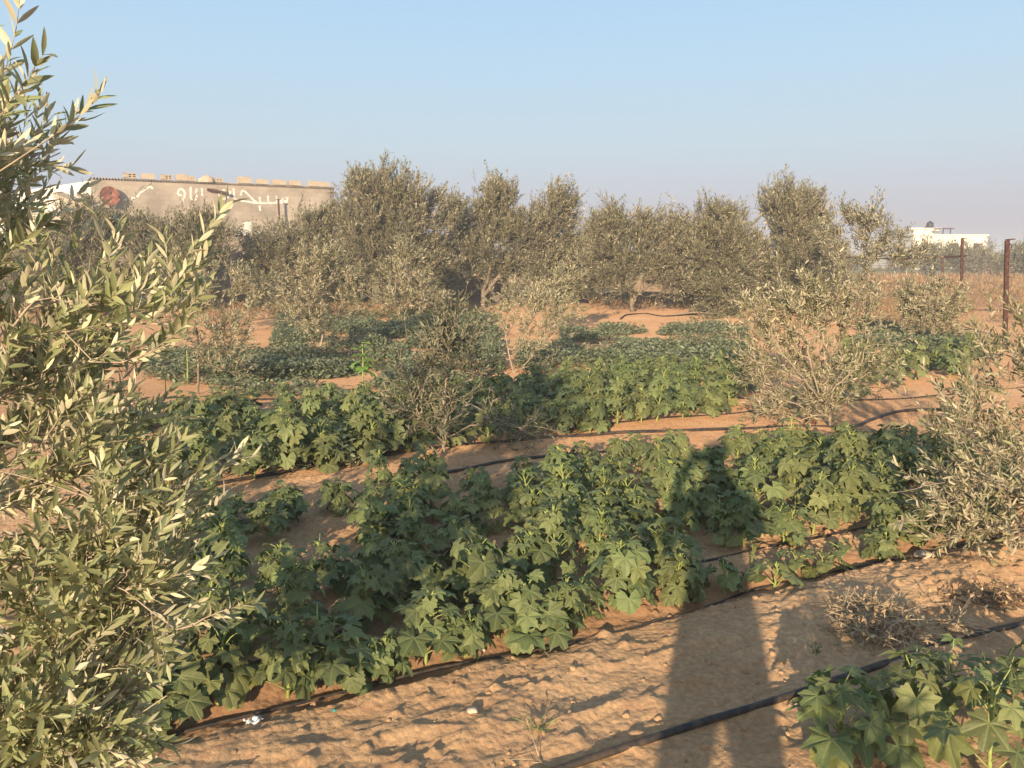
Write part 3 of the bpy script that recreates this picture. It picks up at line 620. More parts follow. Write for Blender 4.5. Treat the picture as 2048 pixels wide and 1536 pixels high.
total += old('small airy dark olive tree seen through the gap between the two tallest olives', 925, 30,
    [(925, 430, 20, 22, .8), (915, 465, 20, 15, .5), (935, 400, 16, 12, .3)], 150, 59, lm=OL_DARK, tw=2, stemr=.08, trunk=[[(925, 520, 0), (925, 470, 0), (925, 420, 0)]])
total += old('grey bushy olive filling the gap right of the forked pair of trunks', 1180, 24, [(1165, 520, 34, 36, 1), (1150, 560, 40, 26, 1), (1195, 480, 20, 24, .5)], 420, 60)
total += old('low bushy olive between the curved trunk tree and its right neighbour', 1380, 23, [(1375, 530, 34, 34, 1), (1390, 580, 34, 20, .8)], 330, 61)
total += old('low wispy olive joining the tall flat topped tree to its left neighbour', 1512, 22, [(1505, 520, 26, 38, 1), (1515, 580, 34, 26, 1)], 330, 62)
total += old('thin ragged olive behind the airy tree, just left of the rail', 1672, 27, [(1660, 500, 24, 30, 1), (1670, 550, 36, 24, 1)], 260, 63)
# olives on the plain, far beyond the fence
for i, (lab, bx, D, cr, n) in enumerate([
    ('distant round olive tree before the white house, just left of its middle', 1868, 55, [(1868, 498, 30, 16, 1), (1850, 505, 20, 14, .5)], 240),
    ('distant dark olive tree before the right half of the white house', 1940, 50, [(1915, 498, 28, 20, 1), (1950, 500, 28, 20, 1), (1980, 508, 18, 16, .6)], 330),
    ('distant low olive tree left of the rusty thick fence post', 2010, 60, [(2012, 508, 18, 12, 1)], 120),
    ('distant olive tree right of the rusty thick fence post at the photo edge', 2045, 48, [(2045, 500, 22, 20, 1)], 160),
    ('faint distant olive tree showing left of the white house', 1800, 66, [(1800, 508, 26, 13, 1)], 160),
    ('faint distant olive tree behind the airy trunk at right', 1690, 70, [(1690, 512, 40, 9, 1)], 160),
    ('faint distant olive tree in the gap right of the third back row tree', 1500, 75, [(1495, 510, 30, 10, 1)], 120)]):
    cr = [(c[0], c[1]+12, c[2]*.8, c[3]*.7, c[4]) for c in cr]+[(c[0], 528, c[2], 10, c[4]) for c in cr]
    total += old(lab, bx, D, cr, n, 70+i, leafL=.22, twlen=.5, pairs=4, tw=2, stemr=.1, tuft=(12, .5), trunk=[[(bx, 515, 0), (cr[0][0], cr[0][1], 0)]])

# ---------------------------------------------------------------- okra
def okra_leaf(rng, size, lob_depth):
    """one palmate blade: returns local verts, faces and uvs; the stalk joins at the origin, middle lobe along +x"""
    n = 33; th = np.linspace(-R(152), R(152), n); ax = [0, 48, -48, 100, -100]; ln = list(np.array([1.0, .93, .93, .72, .72])*rng.uniform(.82, 1.1, 5))
    r = np.zeros(n)
    for a, l in zip(ax, ln):
        d = (th-R(a))/R(25); r = np.maximum(r, l*(1-lob_depth*np.clip(np.abs(d), 0, 1.3)**1.3))
    r = np.maximum(r, .42+rng.uniform(0, .12)); r[0] = r[-1] = .50
    r = r*(1+.05*np.where(np.arange(n) % 2, 1, -1)+rng.normal(size=n)*.025)
    V = [(0, 0)]; 
    for f in (.34, .7, 1.0):
        V += [(f*r[i]*math.cos(th[i]) if f == 1 else f*(r[i]*.7+.25)*math.cos(th[i]), f*r[i]*math.sin(th[i]) if f == 1 else f*(r[i]*.7+.25)*math.sin(th[i])) for i in range(n)]
    V = np.array(V); fs = [(0, 1+i, 2+i) for i in range(n-1)]
    for k in range(2): fs += [(1+k*n+i, 1+(k+1)*n+i, 2+(k+1)*n+i, 2+k*n+i) for i in range(n-1)]
    rr = np.hypot(V[:, 0], V[:, 1]); an = np.arctan2(V[:, 1], V[:, 0])
    dr = rng.uniform(.1, .42); mind = np.min(np.abs(an[:, None]-np.radians(np.array(ax))[None]), 1)
    z = -dr*rr**2*(.6+.4*np.cos(an))+.16*rr*np.clip(mind/R(24), 0, 1)+rng.normal(size=len(V))*.018+.05*np.sin(an*rng.integers(3, 6)+rng.uniform(0, 6))*rr
    z[0] = 0
    cp = rng.uniform(-.15, .35); z = z+cp*V[:, 1]**2*(-.6)
    return np.column_stack([V, z])*size, fs, V
def build_okra(rng, H, nl, lsize, nst=1, lobd=.42):
    sv = MB(); lv = []; lf = []; luv = []; bvs = []
    for s in range(nst):
        a0 = rng.uniform(0, 6.28); lean = rng.uniform(.02, .13) if nst == 1 else rng.uniform(.15, .3)
        h = H*(1 if s == 0 else rng.uniform(.65, .9)); pts = []
        for k in range(6):
            u = k/5; pts.append((math.cos(a0)*lean*u*h+rng.normal()*.004, math.sin(a0)*lean*u*h+rng.normal()*.004, -.02+u*h))
        sv.tube(pts, list(np.linspace(.0075, .0035, 6)*(.7+.6*H/.45)), 6)
        ph = rng.uniform(0, 6.28)
        for i in range(nl):
            u = .14+.86*(i/(nl-1)) if nl > 1 else 1
            q = u*5; k = min(4, int(q)); f = q-k; p = np.array(pts[k])*(1-f)+np.array(pts[k+1])*f
            ph += 2.4+rng.normal()*.25; el = R(rng.uniform(15, 45)+u*22)
            pl = lsize*rng.uniform(.8, 1.75)*(1.2-.7*u**2); d = np.array((math.cos(ph)*math.cos(el), math.sin(ph)*math.cos(el), math.sin(el)))
            m = p+d*pl*.5+np.array((0, 0, .012)); e = p+d*pl
            sv.tube([p, m, e], [.0032, .0026, .0022], 5, caps=False)
            sz = lsize*rng.uniform(.75, 1.2)*(1-.55*max(0, u-.55)/.45)*(.8 if u < .25 else 1)
            V, fs, uv = okra_leaf(rng, sz, lobd*rng.uniform(.75, 1.2)*(.4 if u < .25 else 1))
            dn = R(rng.uniform(0, 62) if u < .9 else rng.uniform(-30, 20)); x = np.array((math.cos(ph)*math.cos(dn), math.sin(ph)*math.cos(dn), -math.sin(dn)))
            roll = rng.normal()*.3; y0 = np.array((-math.sin(ph), math.cos(ph), 0)); z0 = np.cross(x, y0); y = y0*math.cos(roll)+z0*math.sin(roll); z = np.cross(x, y)
            o = sum(len(v) for v in lv); Wv = e+V[:, :1]*x+V[:, 1:2]*y+V[:, 2:3]*z
            Wv[:, 2] = np.maximum(Wv[:, 2], .012)
            lv.append(Wv); lf += [tuple(j+o for j in f2) for f2 in fs]; luv.append(uv)
        tip = np.array(pts[-1]); bv = MB(); bvs.append(bv)
        for k in range(rng.integers(2, 4)):
            a = rng.uniform(0, 6.28); b0 = tip+np.array((math.cos(a)*.001, math.sin(a)*.001, -.004*k)); e = b0+np.array((math.cos(a)*.014, math.sin(a)*.014, rng.uniform(.018, .04)))
            bv.tube([b0, b0*.4+e*.6, e], [.003, .005, .001], 5)
    LV = np.concatenate(lv); UV = np.concatenate(luv)
    me = bpy.data.meshes.new('foliage'); me.from_pydata(LV.tolist(), [], lf); me.polygons.foreach_set('use_smooth', [True]*len(lf))
    l = me.uv_layers.new(name='UVMap'); li = np.zeros(len(me.loops), np.int32); me.loops.foreach_get('vertex_index', li); l.data.foreach_set('uv', UV[li].astype(np.float32).ravel()); me.materials.append(OKRA); me.update()
    def mk(b, nm):
        m2 = bpy.data.meshes.new(nm); m2.from_pydata(b.v, [], b.f); m2.polygons.foreach_set('use_smooth', b.sm); m2.materials.append(STEM); m2.update(); return m2
    return [('stem', mk(sv, 'stem')), ('foliage', me)]+[('bud', mk(q, 'bud')) for q in bvs]
rng = np.random.default_rng(5)
VAR = [build_okra(rng, .37, 27, 0.092, 1), build_okra(rng, .32, 17, 0.095, 2), build_okra(rng, .40, 29, 0.087, 1), build_okra(rng, .30, 23, 0.089, 1),
       build_okra(rng, .35, 17, 0.092, 2, .45), build_okra(rng, .34, 18, 0.085, 2, .3), build_okra(rng, .39, 29, 0.093, 1, .45), build_okra(rng, .31, 17, 0.100, 2, .32), build_okra(rng, .46, 29, 0.087, 1, .4)]
SMALL = [build_okra(rng, .15, 7, .062, 1, .15), build_okra(rng, .18, 9, .066, 1, .2), build_okra(rng, .12, 7, .062, 1, .1)]
BIG = [build_okra(rng, .42, 15, .128, 1, .5), build_okra(rng, .38, 11, .13, 2, .5), build_okra(rng, .46, 16, .12, 1, .55), build_okra(rng, .32, 13, .12, 1, .42)]
def okra(var, x, y, sc, rz, label, group):
    r = empty('okra_plant', (x, y, gz1(x, y)), label, 'okra plant', group, rz); r.scale = (sc, sc, sc*rnd.uniform(.78, 1.0))
    for nm, me in var:
        o = bpy.data.objects.new(nm, me); C.objects.link(o); o.parent = r
    return r
ORD = 'first second third fourth fifth sixth seventh eighth ninth tenth eleventh twelfth thirteenth fourteenth fifteenth sixteenth seventeenth eighteenth nineteenth twentieth'.split()
TENS = {2: 'twenty', 3: 'thirty', 4: 'forty', 5: 'fifty'}
def ordinal(i):
    if i < 20: return ORD[i]
    t, u = divmod(i+1, 10); return {2: 'twentieth', 3: 'thirtieth', 4: 'fortieth', 5: 'fiftieth'}[t] if u == 0 else TENS[t]+' '+ORD[u-1]
rnd = random.Random(11); nokra = 0
def proj(x, y, z):
    dy = y*math.cos(PITCH)-(z-CAMH)*math.sin(PITCH); dz = (z-CAMH)*math.cos(PITCH)+y*math.sin(PITCH)
    return 1024+F*x/dy, 768-F*dz/dy
def row(s, t0, t1, sp, rowname, variants, sc=(.85, 1.1), skip=(), look='leafy green okra plant', ok=None):
    global nokra
    t = t0; pts = []
    while t < t1:
        tt = t+rnd.uniform(-.05, .05); ss = s+rnd.uniform(-.06, .06)
        x = RD[0]*tt+RN[0]*ss; y = RD[1]*tt+RN[1]*ss; t += sp*rnd.uniform(.85, 1.2)
        if any(math.hypot(x-a, y-b_) < r for a, b_, r in skip): continue
        px, py = proj(x, y, .2)
        if px < 60 or px > 2120: continue
        if ok and not ok(x, y, px, py): continue
        pts.append((x, y))
    for i, (x, y) in enumerate(pts):
        okra(rnd.choice(variants), x, y, rnd.uniform(*sc), rnd.uniform(0, 6.28), '%s %s from the left in %s' % (ordinal(i), look, rowname), 'okra plants in '+rowname); nokra += 1
bare = [(-1.05, 3.95, .30), (.07, 3.72, .20), (1.05, 3.68, .22)]
OK = 'okra plant'
row(2.70, -.6, 2.25, .145, 'the front row', VAR, (.62, 1.0), look=OK)
row(2.70, 2.42, 3.2, .20, 'the sparse right part of the front row', SMALL, (.85, 1.2), look='okra seedling')
row(2.72, 3.35, 4.6, .17, 'the front row below the right olive', VAR, (.6, .78), look=OK)
row(3.10, -.3, 5.0, .20, 'the second row', VAR, (.64, 1.0), bare, look=OK)
row(3.48, -.4, 5.4, .21, 'the third row', VAR, (.66, 1.05), bare, look=OK)
row(3.86, -.4, 5.4, .22, 'the fourth row', VAR, (.68, 1.08), bare, look=OK)
row(4.24, .0, 5.0, .24, 'the fifth row', VAR, (.66, 1.05), bare, look=OK)
row(4.6, -.3, 3.6, .25, 'the sixth row', VAR, (.66, .86), bare+[(-.3, 5.0, .35)], look=OK)
row(5.62, -.2, 1.6, .27, 'the short left middle row', VAR, (.9, 1.15), (), OK, lambda x, y, px, py: px < 740)
okU = lambda x, y, px, py: px < 1330+(860-py)*1.6 and py > 705
for i, s in enumerate((5.90, 6.34, 6.78, 7.22, 7.7, 8.2)):
    row(s, .2 if i < 3 else -.4, 6.6, .27, 'the %s row of the middle bed' % ORD[i], VAR, (.85, 1.15) if i < 4 else (.75, .95), (), OK, okU if i < 4 else (lambda x, y, px, py: px < 1490 and (px > 1020 or i < 5) and py > 705))
row(5.95, 6.0, 7.0, .3, 'the seedling line left of the pale olive', SMALL, (1, 1.4), look='okra seedling')
okR = lambda x, y, px, py: 1690 < px < 1960 and 690 < py < 800
for i, s in enumerate((6.5, 7.1, 7.7, 8.3)):
    row(s, 6.6, 12, .42, 'the %s row behind the pale right olive' % ORD[i], VAR, (.9, 1.2), (), OK, okR)
row(1.50, 1.92, 3.6, .21, 'the corner row beside the thick hose', BIG, (.72, .9), look=OK)
row(1.20, 2.1, 3.6, .26, 'the lowest bottom right row', BIG, (.66, .84), look=OK)
print('okra', nokra)

# ---------------------------------------------------------------- watermelon-like vines (uncountable ground cover)
def inpoly(x, y, poly):
    c = np.zeros(len(x), bool); j = len(poly)-1
    for i in range(len(poly)):
        xi, yi = poly[i][:2]; xj, yj = poly[j][:2]
        c ^= ((yi > y) != (yj > y)) & (x < (xj-xi)*(y-yi)/(yj-yi+1e-12)+xi); j = i
    return c
def cover(name, label, polys, dens, hmax, L, Wd, m, seed, clump=1.1, thr=.42, up=.5, rowed=0):
    rg = np.random.default_rng(seed); P = []
    for pp in polys:
        poly = [G(*q) for q in pp]; a = np.array([q[:2] for q in poly]); lo, hi = a.min(0), a.max(0)
        n = int(dens*(hi-lo).prod()); x = rg.uniform(lo[0], hi[0], n); y = rg.uniform(lo[1], hi[1], n)
        k = inpoly(x, y, poly); x, y = x[k], y[k]
        c = fbm(x*clump, y*clump*1.5, 3, seed)
        if rowed: sv = x*RN[0]*.35+y; c = c-rowed*(.5+.5*np.cos(2*math.pi*sv/1.45+fbm(x*.6, y*.6, 2, 8)*3))**2
        k = c > thr; x, y, c = x[k], y[k], c[k]
        z = gz(x, y)+rg.uniform(0, 1, len(x))**.8*hmax*np.clip((c-thr)/.12+.25, 0, 1); P.append(np.column_stack([x, y, z]))
    P = np.concatenate(P); n = len(P); an = rg.uniform(0, 6.28, n)
    d = np.column_stack([np.cos(an), np.sin(an), rg.uniform(-.3, up, n)]); nn = np.array((0, 0, 1.))+rg.normal(size=(n, 3))*.5
    np.random.seed(seed); s = rg.uniform(.6, 1.3, n)
    o = link(name, leaves_mesh(name, P, unit(d), nn, L*s, Wd*s, 1), m); tag(o, label, kind='stuff'); return n
total += cover('vine_ground_cover', 'low blue green melon vines sprawling over the sand behind the okra beds',
    [[(540, 700), (560, 640), (700, 640), (980, 640), (1000, 700), (720, 700)], [(280, 775), (300, 712), (760, 712), (980, 706), (1000, 735), (700, 760)],
     [(1120, 692), (1120, 662), (1300, 655), (1400, 655), (1500, 662), (1500, 680), (1300, 682)], [(1030, 745), (1040, 700), (1250, 697), (1480, 692), (1500, 712), (1400, 740)],
     [(1380, 720), (1500, 690), (1520, 770), (1500, 790)], [(420, 795), (440, 738), (760, 730), (1010, 738), (1000, 775), (700, 800)], [(560, 950), (600, 925), (760, 905), (800, 915), (700, 945)], [(300, 1010), (360, 960), (520, 930), (560, 960), (420, 1010)], [(730, 700), (760, 665), (1000, 665), (1010, 740)], [(1700, 700), (1760, 660), (1900, 680), (1960, 710), (1960, 740)]],
    2600, .20, .055, .024, VINE, 91, thr=.30, up=1.0, rowed=.32, clump=1.5)
total += cover('dry_weeds', 'dry brown weeds along the foot of the back wall and between the olives',
    [[(1180, 622), (1180, 606), (1500, 606), (1500, 622)], [(560, 645), (560, 612), (940, 612), (940, 632)], [(1480, 650), (1490, 600), (2048, 590), (2200, 640), (1800, 668)], [(0, 660), (0, 610), (560, 612), (560, 640)]],
    260, .22, .12, .012, DRYGRASS, 92, clump=1.6, thr=.44, up=3)
total += cover('dry_grass', 'tall dry golden grass of the field beyond the fence',
    [[(1480, 600), (1480, 560), (2150, 552), (2300, 606)]], 60, .30, .2, .03, DRYGRASS, 93, clump=.7, thr=.40, up=4)
total += cover('leaf_litter', 'fallen dry leaves and straw bits lying on the sand',
    [[(250, 1536), (900, 1345), (1450, 1215), (1850, 1115), (2048, 1070), (2048, 1260), (1200, 1536), (1000, 1600)], [(500, 985), (1000, 900), (1500, 865), (1900, 835), (1900, 800), (1300, 850), (800, 920)]],
    75, .006, .035, .007, DRYLEAF, 95, clump=1.5, thr=.36, up=.1)
total += cover('green_weeds', 'sparse green weeds at the foot of the olives',
    [[(700, 665), (700, 630), (1000, 625), (1000, 650)], [(1690, 700), (1720, 655), (1900, 668), (2000, 700), (1980, 720)], [(540, 640), (540, 620), (700, 620), (700, 640)], [(1380, 640), (1390, 620), (1500, 620), (1500, 640)]],
    500, .18, .08, .03, WEED, 94, thr=.44, up=1.5)

# ---------------------------------------------------------------- irrigation hoses
def hose(label, px, r, name='irrigation_hose', wob=.006, lift=.0, group='black irrigation hoses'):
    P0 = [np.array(G(*q)[:2]) for q in px]; out = []
    seg = 0
    for i in range(len(P0)-1):
        p_1 = P0[max(i-1, 0)]; a, b_ = P0[i], P0[i+1]; p2 = P0[min(i+2, len(P0)-1)]
        m = max(4, int(np.linalg.norm(b_-a)/.06))
        for k in range(m):
            u = k/m; q = .5*((2*a)+(-p_1+b_)*u+(2*p_1-5*a+4*b_-p2)*u*u+(-p_1+3*a-3*b_+p2)*u**3); out.append(q)
    out.append(P0[-1]); out = np.array(out)
    z = gz(out[:, 0], out[:, 1]); k = 5; z = np.convolve(np.pad(z, k, mode='edge'), np.ones(2*k+1)/(2*k+1), 'valid')
    pts = [(q[0], q[1], zz+r*.55+lift+wob*math.sin(i*.13)+.004*math.sin(i*.41)*math.sin(i*.07)) for i, (q, zz) in enumerate(zip(out, z))]
    b = MB(); b.tube(pts, r, 8); o = b.build(name, HOSE); return tag(o, label, 'hose', group)
hose('thick black water hose crossing the bare sand at the bottom right', [(1050, 1580), (1200, 1530), (1400, 1467), (1620, 1400), (1790, 1335), (1900, 1290), (2048, 1255), (2200, 1215)], .0125)
hose('thin black drip line along the foot of the front okra row', [(200, 1510), (350, 1462), (520, 1420), (860, 1338), (1100, 1293), (1300, 1252), (1440, 1202), (1500, 1180), (1600, 1160), (1700, 1140), (1850, 1108), (2048, 1062), (2150, 1045)], .0065)
hose('black drip line between the first and second okra rows', [(450, 1345), (620, 1305), (880, 1185), (1250, 1160), (1420, 1125), (1550, 1098), (1700, 1072), (1900, 1030), (2100, 985)], .007)
hose('black drip line running behind the near okra bed', [(730, 975), (920, 943), (1020, 925), (1150, 910), (1400, 900)], .012)
hose('black hose passing the foot of the dark topped olive tree', [(380, 990), (620, 940), (800, 910), (900, 895), (1000, 886), (1200, 872), (1350, 864), (1480, 858), (1580, 853), (1660, 854), (1710, 852), (1750, 838), (1800, 828), (1900, 826), (2000, 830)], .015)
hose('thin hose running through the seedlings left of the pale olive', [(1130, 862), (1280, 845), (1400, 832), (1500, 822), (1560, 818)], .009)
hose('short black hose bend showing between middle bed plants', [(1440, 800), (1465, 796), (1500, 800)], .010)
hose('black drip line at the front of the right hand okra bed', [(1690, 803), (1800, 800), (1900, 790), (2048, 775)], .009)
hose('black drip line by the red soil patch beside the near olive tree', [(300, 812), (345, 808), (420, 806), (560, 800)], .012)
hose('black drip line on the strip of bare sand behind the vines', [(1180, 690), (1240, 686), (1320, 684), (1480, 684)], .012)
hose('dark cut hose curling over the open sand below the curved trunk', [(1240, 640), (1255, 632), (1290, 629), (1330, 634), (1400, 630), (1440, 634)], .022)
hose('dark hose crossing the bare ground below the right hand fence', [(1915, 622), (1980, 622), (2080, 624)], .03)

# ---------------------------------------------------------------- clods and stones
def blob(rad, seed, sub=2, sq=.7, rough=.28):
    import bmesh
    bm = bmesh.new(); bmesh.ops.create_icosphere(bm, subdivisions=sub, radius=1); rg = random.Random(seed)
    ax = [(Vector((rg.gauss(0, 1), rg.gauss(0, 1), rg.gauss(0, 1))).normalized(), rg.uniform(.5, .95)) for _ in range(9)]
    for v in bm.verts:
        for a, d in ax:
            k = v.co.dot(a)
            if k > d: v.co -= a*(k-d)*.8
        v.co *= 1+rg.uniform(-.06, .06)*rough*3; v.co.z *= sq
    vs = np.array([v.co[:] for v in bm.verts])*rad; fs = [tuple(v.index for v in f.verts) for f in bm.faces]; bm.free(); return vs, fs
rg = np.random.default_rng(3)
bl = [blob(1, k, 2) for k in range(6)]; V = []; Fc = []; off = 0
for i in range(2300):
    s = rg.uniform(1.0, 2.62) if i < 1900 else rg.uniform(4.7, 5.9); t = rg.uniform(-1.2, 5.5)
    if i >= 1900: t = rg.uniform(1.0, 7)
    x = RD[0]*t+RN[0]*s; y = RD[1]*t+RN[1]*s
    if y < 1.9: continue
    if vn(np.array([x*2.5]), np.array([y*2.5]), 77)[0] < .42 and rg.uniform() < .8: continue
    r = .003+.014*rg.uniform()**5; v, f = bl[i % 6]; a = rg.uniform(0, 6.28); ca, sa = math.cos(a), math.sin(a)
    v2 = v*r; v2 = np.column_stack([v2[:, 0]*ca-v2[:, 1]*sa+x, v2[:, 0]*sa+v2[:, 1]*ca+y, v2[:, 2]+gz1(x, y)+r*.25])
    V.append(v2); Fc.append(np.array(f)+off); off += len(v)
o = link('soil_clods', fastmesh('soil_clods', np.concatenate(V), np.concatenate(Fc), 3, True), SOIL); tag(o, 'small crumbled clods of sandy soil strewn over the bare strips', kind='stuff')
def lump(name, label, cat, px, py, r, m, seed, sq=.6, group=None):
    g = G(px, py); v, f = blob(r, seed, 3, sq)
    me = bpy.data.meshes.new(name); me.from_pydata(v.tolist(), [], f); me.polygons.foreach_set('use_smooth', [True]*len(f)); me.update()
    o = link(name, me, m); o.location = (g[0], g[1], gz1(g[0], g[1])+r*.3); return tag(o, label, cat, group)
lump('stone', 'pale pointed stone on the bare sand in the lower middle, left of its twin', 'stone', 965, 1302, .014, STONE, 1)
lump('stone', 'flat white stone on the bare sand below the front row middle', 'stone', 950, 1288, .017, STONE, 2)
lump('stone', 'grey white stone lying a little right of the other pale stones', 'stone', 945, 1440, .02, STONE, 3)
lump('stone', 'rounded pale boulder beside the drip line right of the seedlings', 'stone', 1845, 1120, .05, STONE, 4, .4)
lump('clay_ball', 'dark brown round clay lump on the sand left of the pale olive foot', 'clay lump', 1623, 846, .065, CLAY, 5, .95)
def scrap(label, px, py, r, m, seed, name='plastic_scrap'):
    g = G(px, py); rg = np.random.default_rng(seed); n = 13; V = []; 
    for j in range(n):
        for i in range(n):
            u, v = i/(n-1)-.5, j/(n-1)-.5
            V.append((u*2*r*(1+.3*math.sin(v*9)), v*1.1*r*(1+.3*math.sin(u*7)), r*(.30*math.sin(u*9+v*4)+.22*math.sin(v*13+u*5)+rg.normal()*.08)+r*.4))
    fs = [(j*n+i, j*n+i+1, (j+1)*n+i+1, (j+1)*n+i) for j in range(n-1) for i in range(n-1) if rg.uniform() > .05]
    me = bpy.data.meshes.new(name); me.from_pydata(V, [], fs); me.polygons.foreach_set('use_smooth', [True]*len(fs)); me.update(); o = link(name, me, m)
    o.location = (g[0], g[1], gz1(g[0], g[1])+.003); o.rotation_euler = (.15, 0, .4); return tag(o, label, 'plastic scrap')
scrap('crumpled white scrap of plastic on the sand at the end of the front row', 507, 1442, .026, PLAST, 2)
scrap('tiny turquoise shred of plastic on the sand in the lower left', 667, 1432, .009, TURQ, 4)
# clay saucer-shaped dead plant heaps
def heap(label, px, py, rx, ry, h, n, seed, dm=None, name='dead_plant_heap'):
    g = G(px, py); rg = np.random.default_rng(seed); z0 = gz1(g[0], g[1]); root = empty(name, (g[0], g[1], z0), label, 'dead plants')
    b = MB(); lp = []; ld = []
    for i in range(n):
        a = rg.uniform(0, 6.28); q = rg.uniform(0, 1)**.6; x = math.cos(a)*rx*q; y = math.sin(a)*ry*q; z = h*(1-q*q)*rg.uniform(.1, 1)
        d = unit(np.array((rg.normal(), rg.normal(), rg.uniform(-.2, .75)))); L = rg.uniform(.04, .15); c = unit(rg.normal(size=3))*L*.45; c[2] = -abs(c[2])*.5
        P = [np.array((x, y, z))+d*L*u+c*(u*u) for u in np.linspace(0, 1, 6)]
        for p in P: p[2] = max(p[2], .004)
        r = rg.uniform(.0009, .0022); b.tube(P, [r, r, r, r*.9, r*.8, r*.5], 4, caps=False)
        for k in range(2): lp.append(P[rg.integers(1, 6)]); ld.append(rg.normal(size=3))
    b.build('stalks', dm or DRY, root); lp = np.array(lp); ld = unit(np.array(ld)); q = len(lp); np.random.seed(seed)
    link('dead_leaves', leaves_mesh('dead_leaves', lp, ld, rg.normal(size=(q, 3)), rg.uniform(.012, .035, q), rg.uniform(.005, .013, q), 2), DRYLEAF, root)
heap('heap of pulled up dry plants lying on the sand at lower right', 1745, 1272, .20, .17, .085, 620, 4)
heap('flat scatter of dark dead weeds right of the dry heap', 1960, 1215, .28, .08, .022, 170, 5, DARKDRY)
heap('little tuft of dry straw between the dry heap and the thick hose', 1895, 1262, .06, .05, .04, 60, 6)
heap('few pale dry straws at the bottom edge of the photo', 1030, 1530, .09, .02, .012, 8, 7)
def weed(label, px, py, h, n, seed, m=WEED, name='weed', sp=.5):
    g = G(px, py); rg = np.random.default_rng(seed); z0 = gz1(g[0], g[1]); root = empty(name, (g[0], g[1], z0), label, 'weed'); b = MB(); lp = []; ld = []
    for i in range(n):
        a = rg.uniform(0, 6.28); d = np.array((math.cos(a)*sp, math.sin(a)*sp, 1))*h*rg.uniform(.5, 1.1)
        P = [d*u+np.array((0, 0, -.25*h*u*u)) for u in np.linspace(0, 1, 5)]; b.tube(P, [.0015]*4+[.0006], 4, caps=False)
        for u in np.linspace(.2, 1, 9): lp.append(d*u+np.array((0, 0, -.25*h*u*u))); ld.append(unit(rg.normal(size=3)+np.array((0, 0, .5))))
    b.build('stem', STEM if m is not DRYGRASS else DRY, root); q = len(lp); np.random.seed(seed)
    link('leaves', leaves_mesh('leaves', np.array(lp), np.array(ld), rg.normal(size=(q, 3)), rg.uniform(.4, 1, q)*h*.22, rg.uniform(.4, 1, q)*h*.07, 2), m, root)
weed('small grey green weed on the bare sand left of the hose', 1075, 1470, .06, 9, 1, sp=1.4)
weed('slender weed with tiny leaves at the left of the corner okra plants', 1632, 1325, .11, 4, 2, sp=.4)
weed('thin upright weed in the gap at the end of the front row', 1478, 1180, .16, 6, 3, sp=.35)
weed('straggly weed beside the seedlings of the front row', 1500, 1145, .30, 3, 5, sp=.2)

# tall bright plants that stick out of the beds
def stalk(label, px, py, h, nl, ls, m, seed, name, cat):
    g = G(px, py); rg = np.random.default_rng(seed); root = empty(name, (g[0], g[1], gz1(g[0], g[1])), label, cat)
    b = MB(); pts = [(math.sin(u*2)*.02, 0, h*u) for u in np.linspace(0, 1, 7)]; b.tube(pts, list(np.linspace(.013, .006, 7)), 7)
    lv = []; lf = []; n = 0
    for i in range(nl):
        u = .45+.55*i/nl; a = i*2.4; p = np.array((math.sin(u*2)*.02, 0, h*u)); d = np.array((math.cos(a), math.sin(a), .5)); e = p+d*.07
        b.tube([p, e], [.003, .002], 5)
        if ls:
            V, fs, _ = okra_leaf(rg, ls*rg.uniform(.8, 1.2), .2); dn = R(rg.uniform(-20, 35)); x = np.array((math.cos(a)*math.cos(dn), math.sin(a)*math.cos(dn), -math.sin(dn))); y = np.array((-math.sin(a), math.cos(a), 0)); z = np.cross(x, y)
            lv.append(e+V[:, :1]*x+V[:, 1:2]*y+V[:, 2:3]*z); lf += [tuple(j+n for j in f) for f in fs]; n += len(V)
    b.build('stem', STEM, root)
    if ls:
        me = bpy.data.meshes.new('leaves'); me.from_pydata(np.concatenate(lv).tolist(), [], lf); me.polygons.foreach_set('use_smooth', [True]*len(lf)); me.update(); link('leaves', me, m, root)
stalk('tall bright yellow green broad leaved plant rising above the middle okra bed', 725, 800, .62, 12, .085, BRIGHT, 1, 'broad_leaved_plant', 'plant')
stalk('bare pale green stalk with short side shoots left of the sapling stem', 375, 768, .42, 6, 0, BRIGHT, 2, 'green_stalk', 'plant')

# ---------------------------------------------------------------- walls
def slabwall(name, m, a, b_, z0, z1, th, parent=None):
    """upright wall between plan points a and b, with UVs in metres; a can be a list of top heights"""
    a = Vector((a[0], a[1], 0)); b2 = Vector((b_[0], b_[1], 0)); d = (b2-a); L = d.length; d.normalize(); n = Vector((d.y, -d.x, 0))*th
    vs = [a, b2, b2-n, a-n]; V = [(q.x, q.y, z0) for q in vs]+[(q.x, q.y, z1) for q in vs]
    fs = [(0, 1, 5, 4), (1, 2, 6, 5), (2, 3, 7, 6), (3, 0, 4, 7), (4, 5, 6, 7)]
    me = bpy.data.meshes.new(name); me.from_pydata(V, [], fs); l = me.uv_layers.new(name='UVMap')
    uvs = [(0, z0), (L, z0), (L, z1), (0, z1)]+[(0, z0), (th, z0), (th, z1), (0, z1)]+[(0, z0), (L, z0), (L, z1), (0, z1)]+[(0, z0), (th, z0), (th, z1), (0, z1)]+[(0, 0), (L, 0), (L, th), (0, th)]
    l.data.foreach_set('uv', np.array(uvs, dtype=np.float32).ravel()); me.update(); return link(name, me, m, parent)
r1 = W(380, 470, 25.2); r2 = W(1010, 470, 25.2)
bw = empty('block_wall', (-11, 25.2, 0), 'tall grey concrete block wall behind the old olives', 'wall')
bw.location = (0, 0, 0)
slabwall('blockwork', BOUNDW, (-22, 25.2), (W(905, 470, 25.2)[0], 25.2), -.1, 2.15, .2, bw)
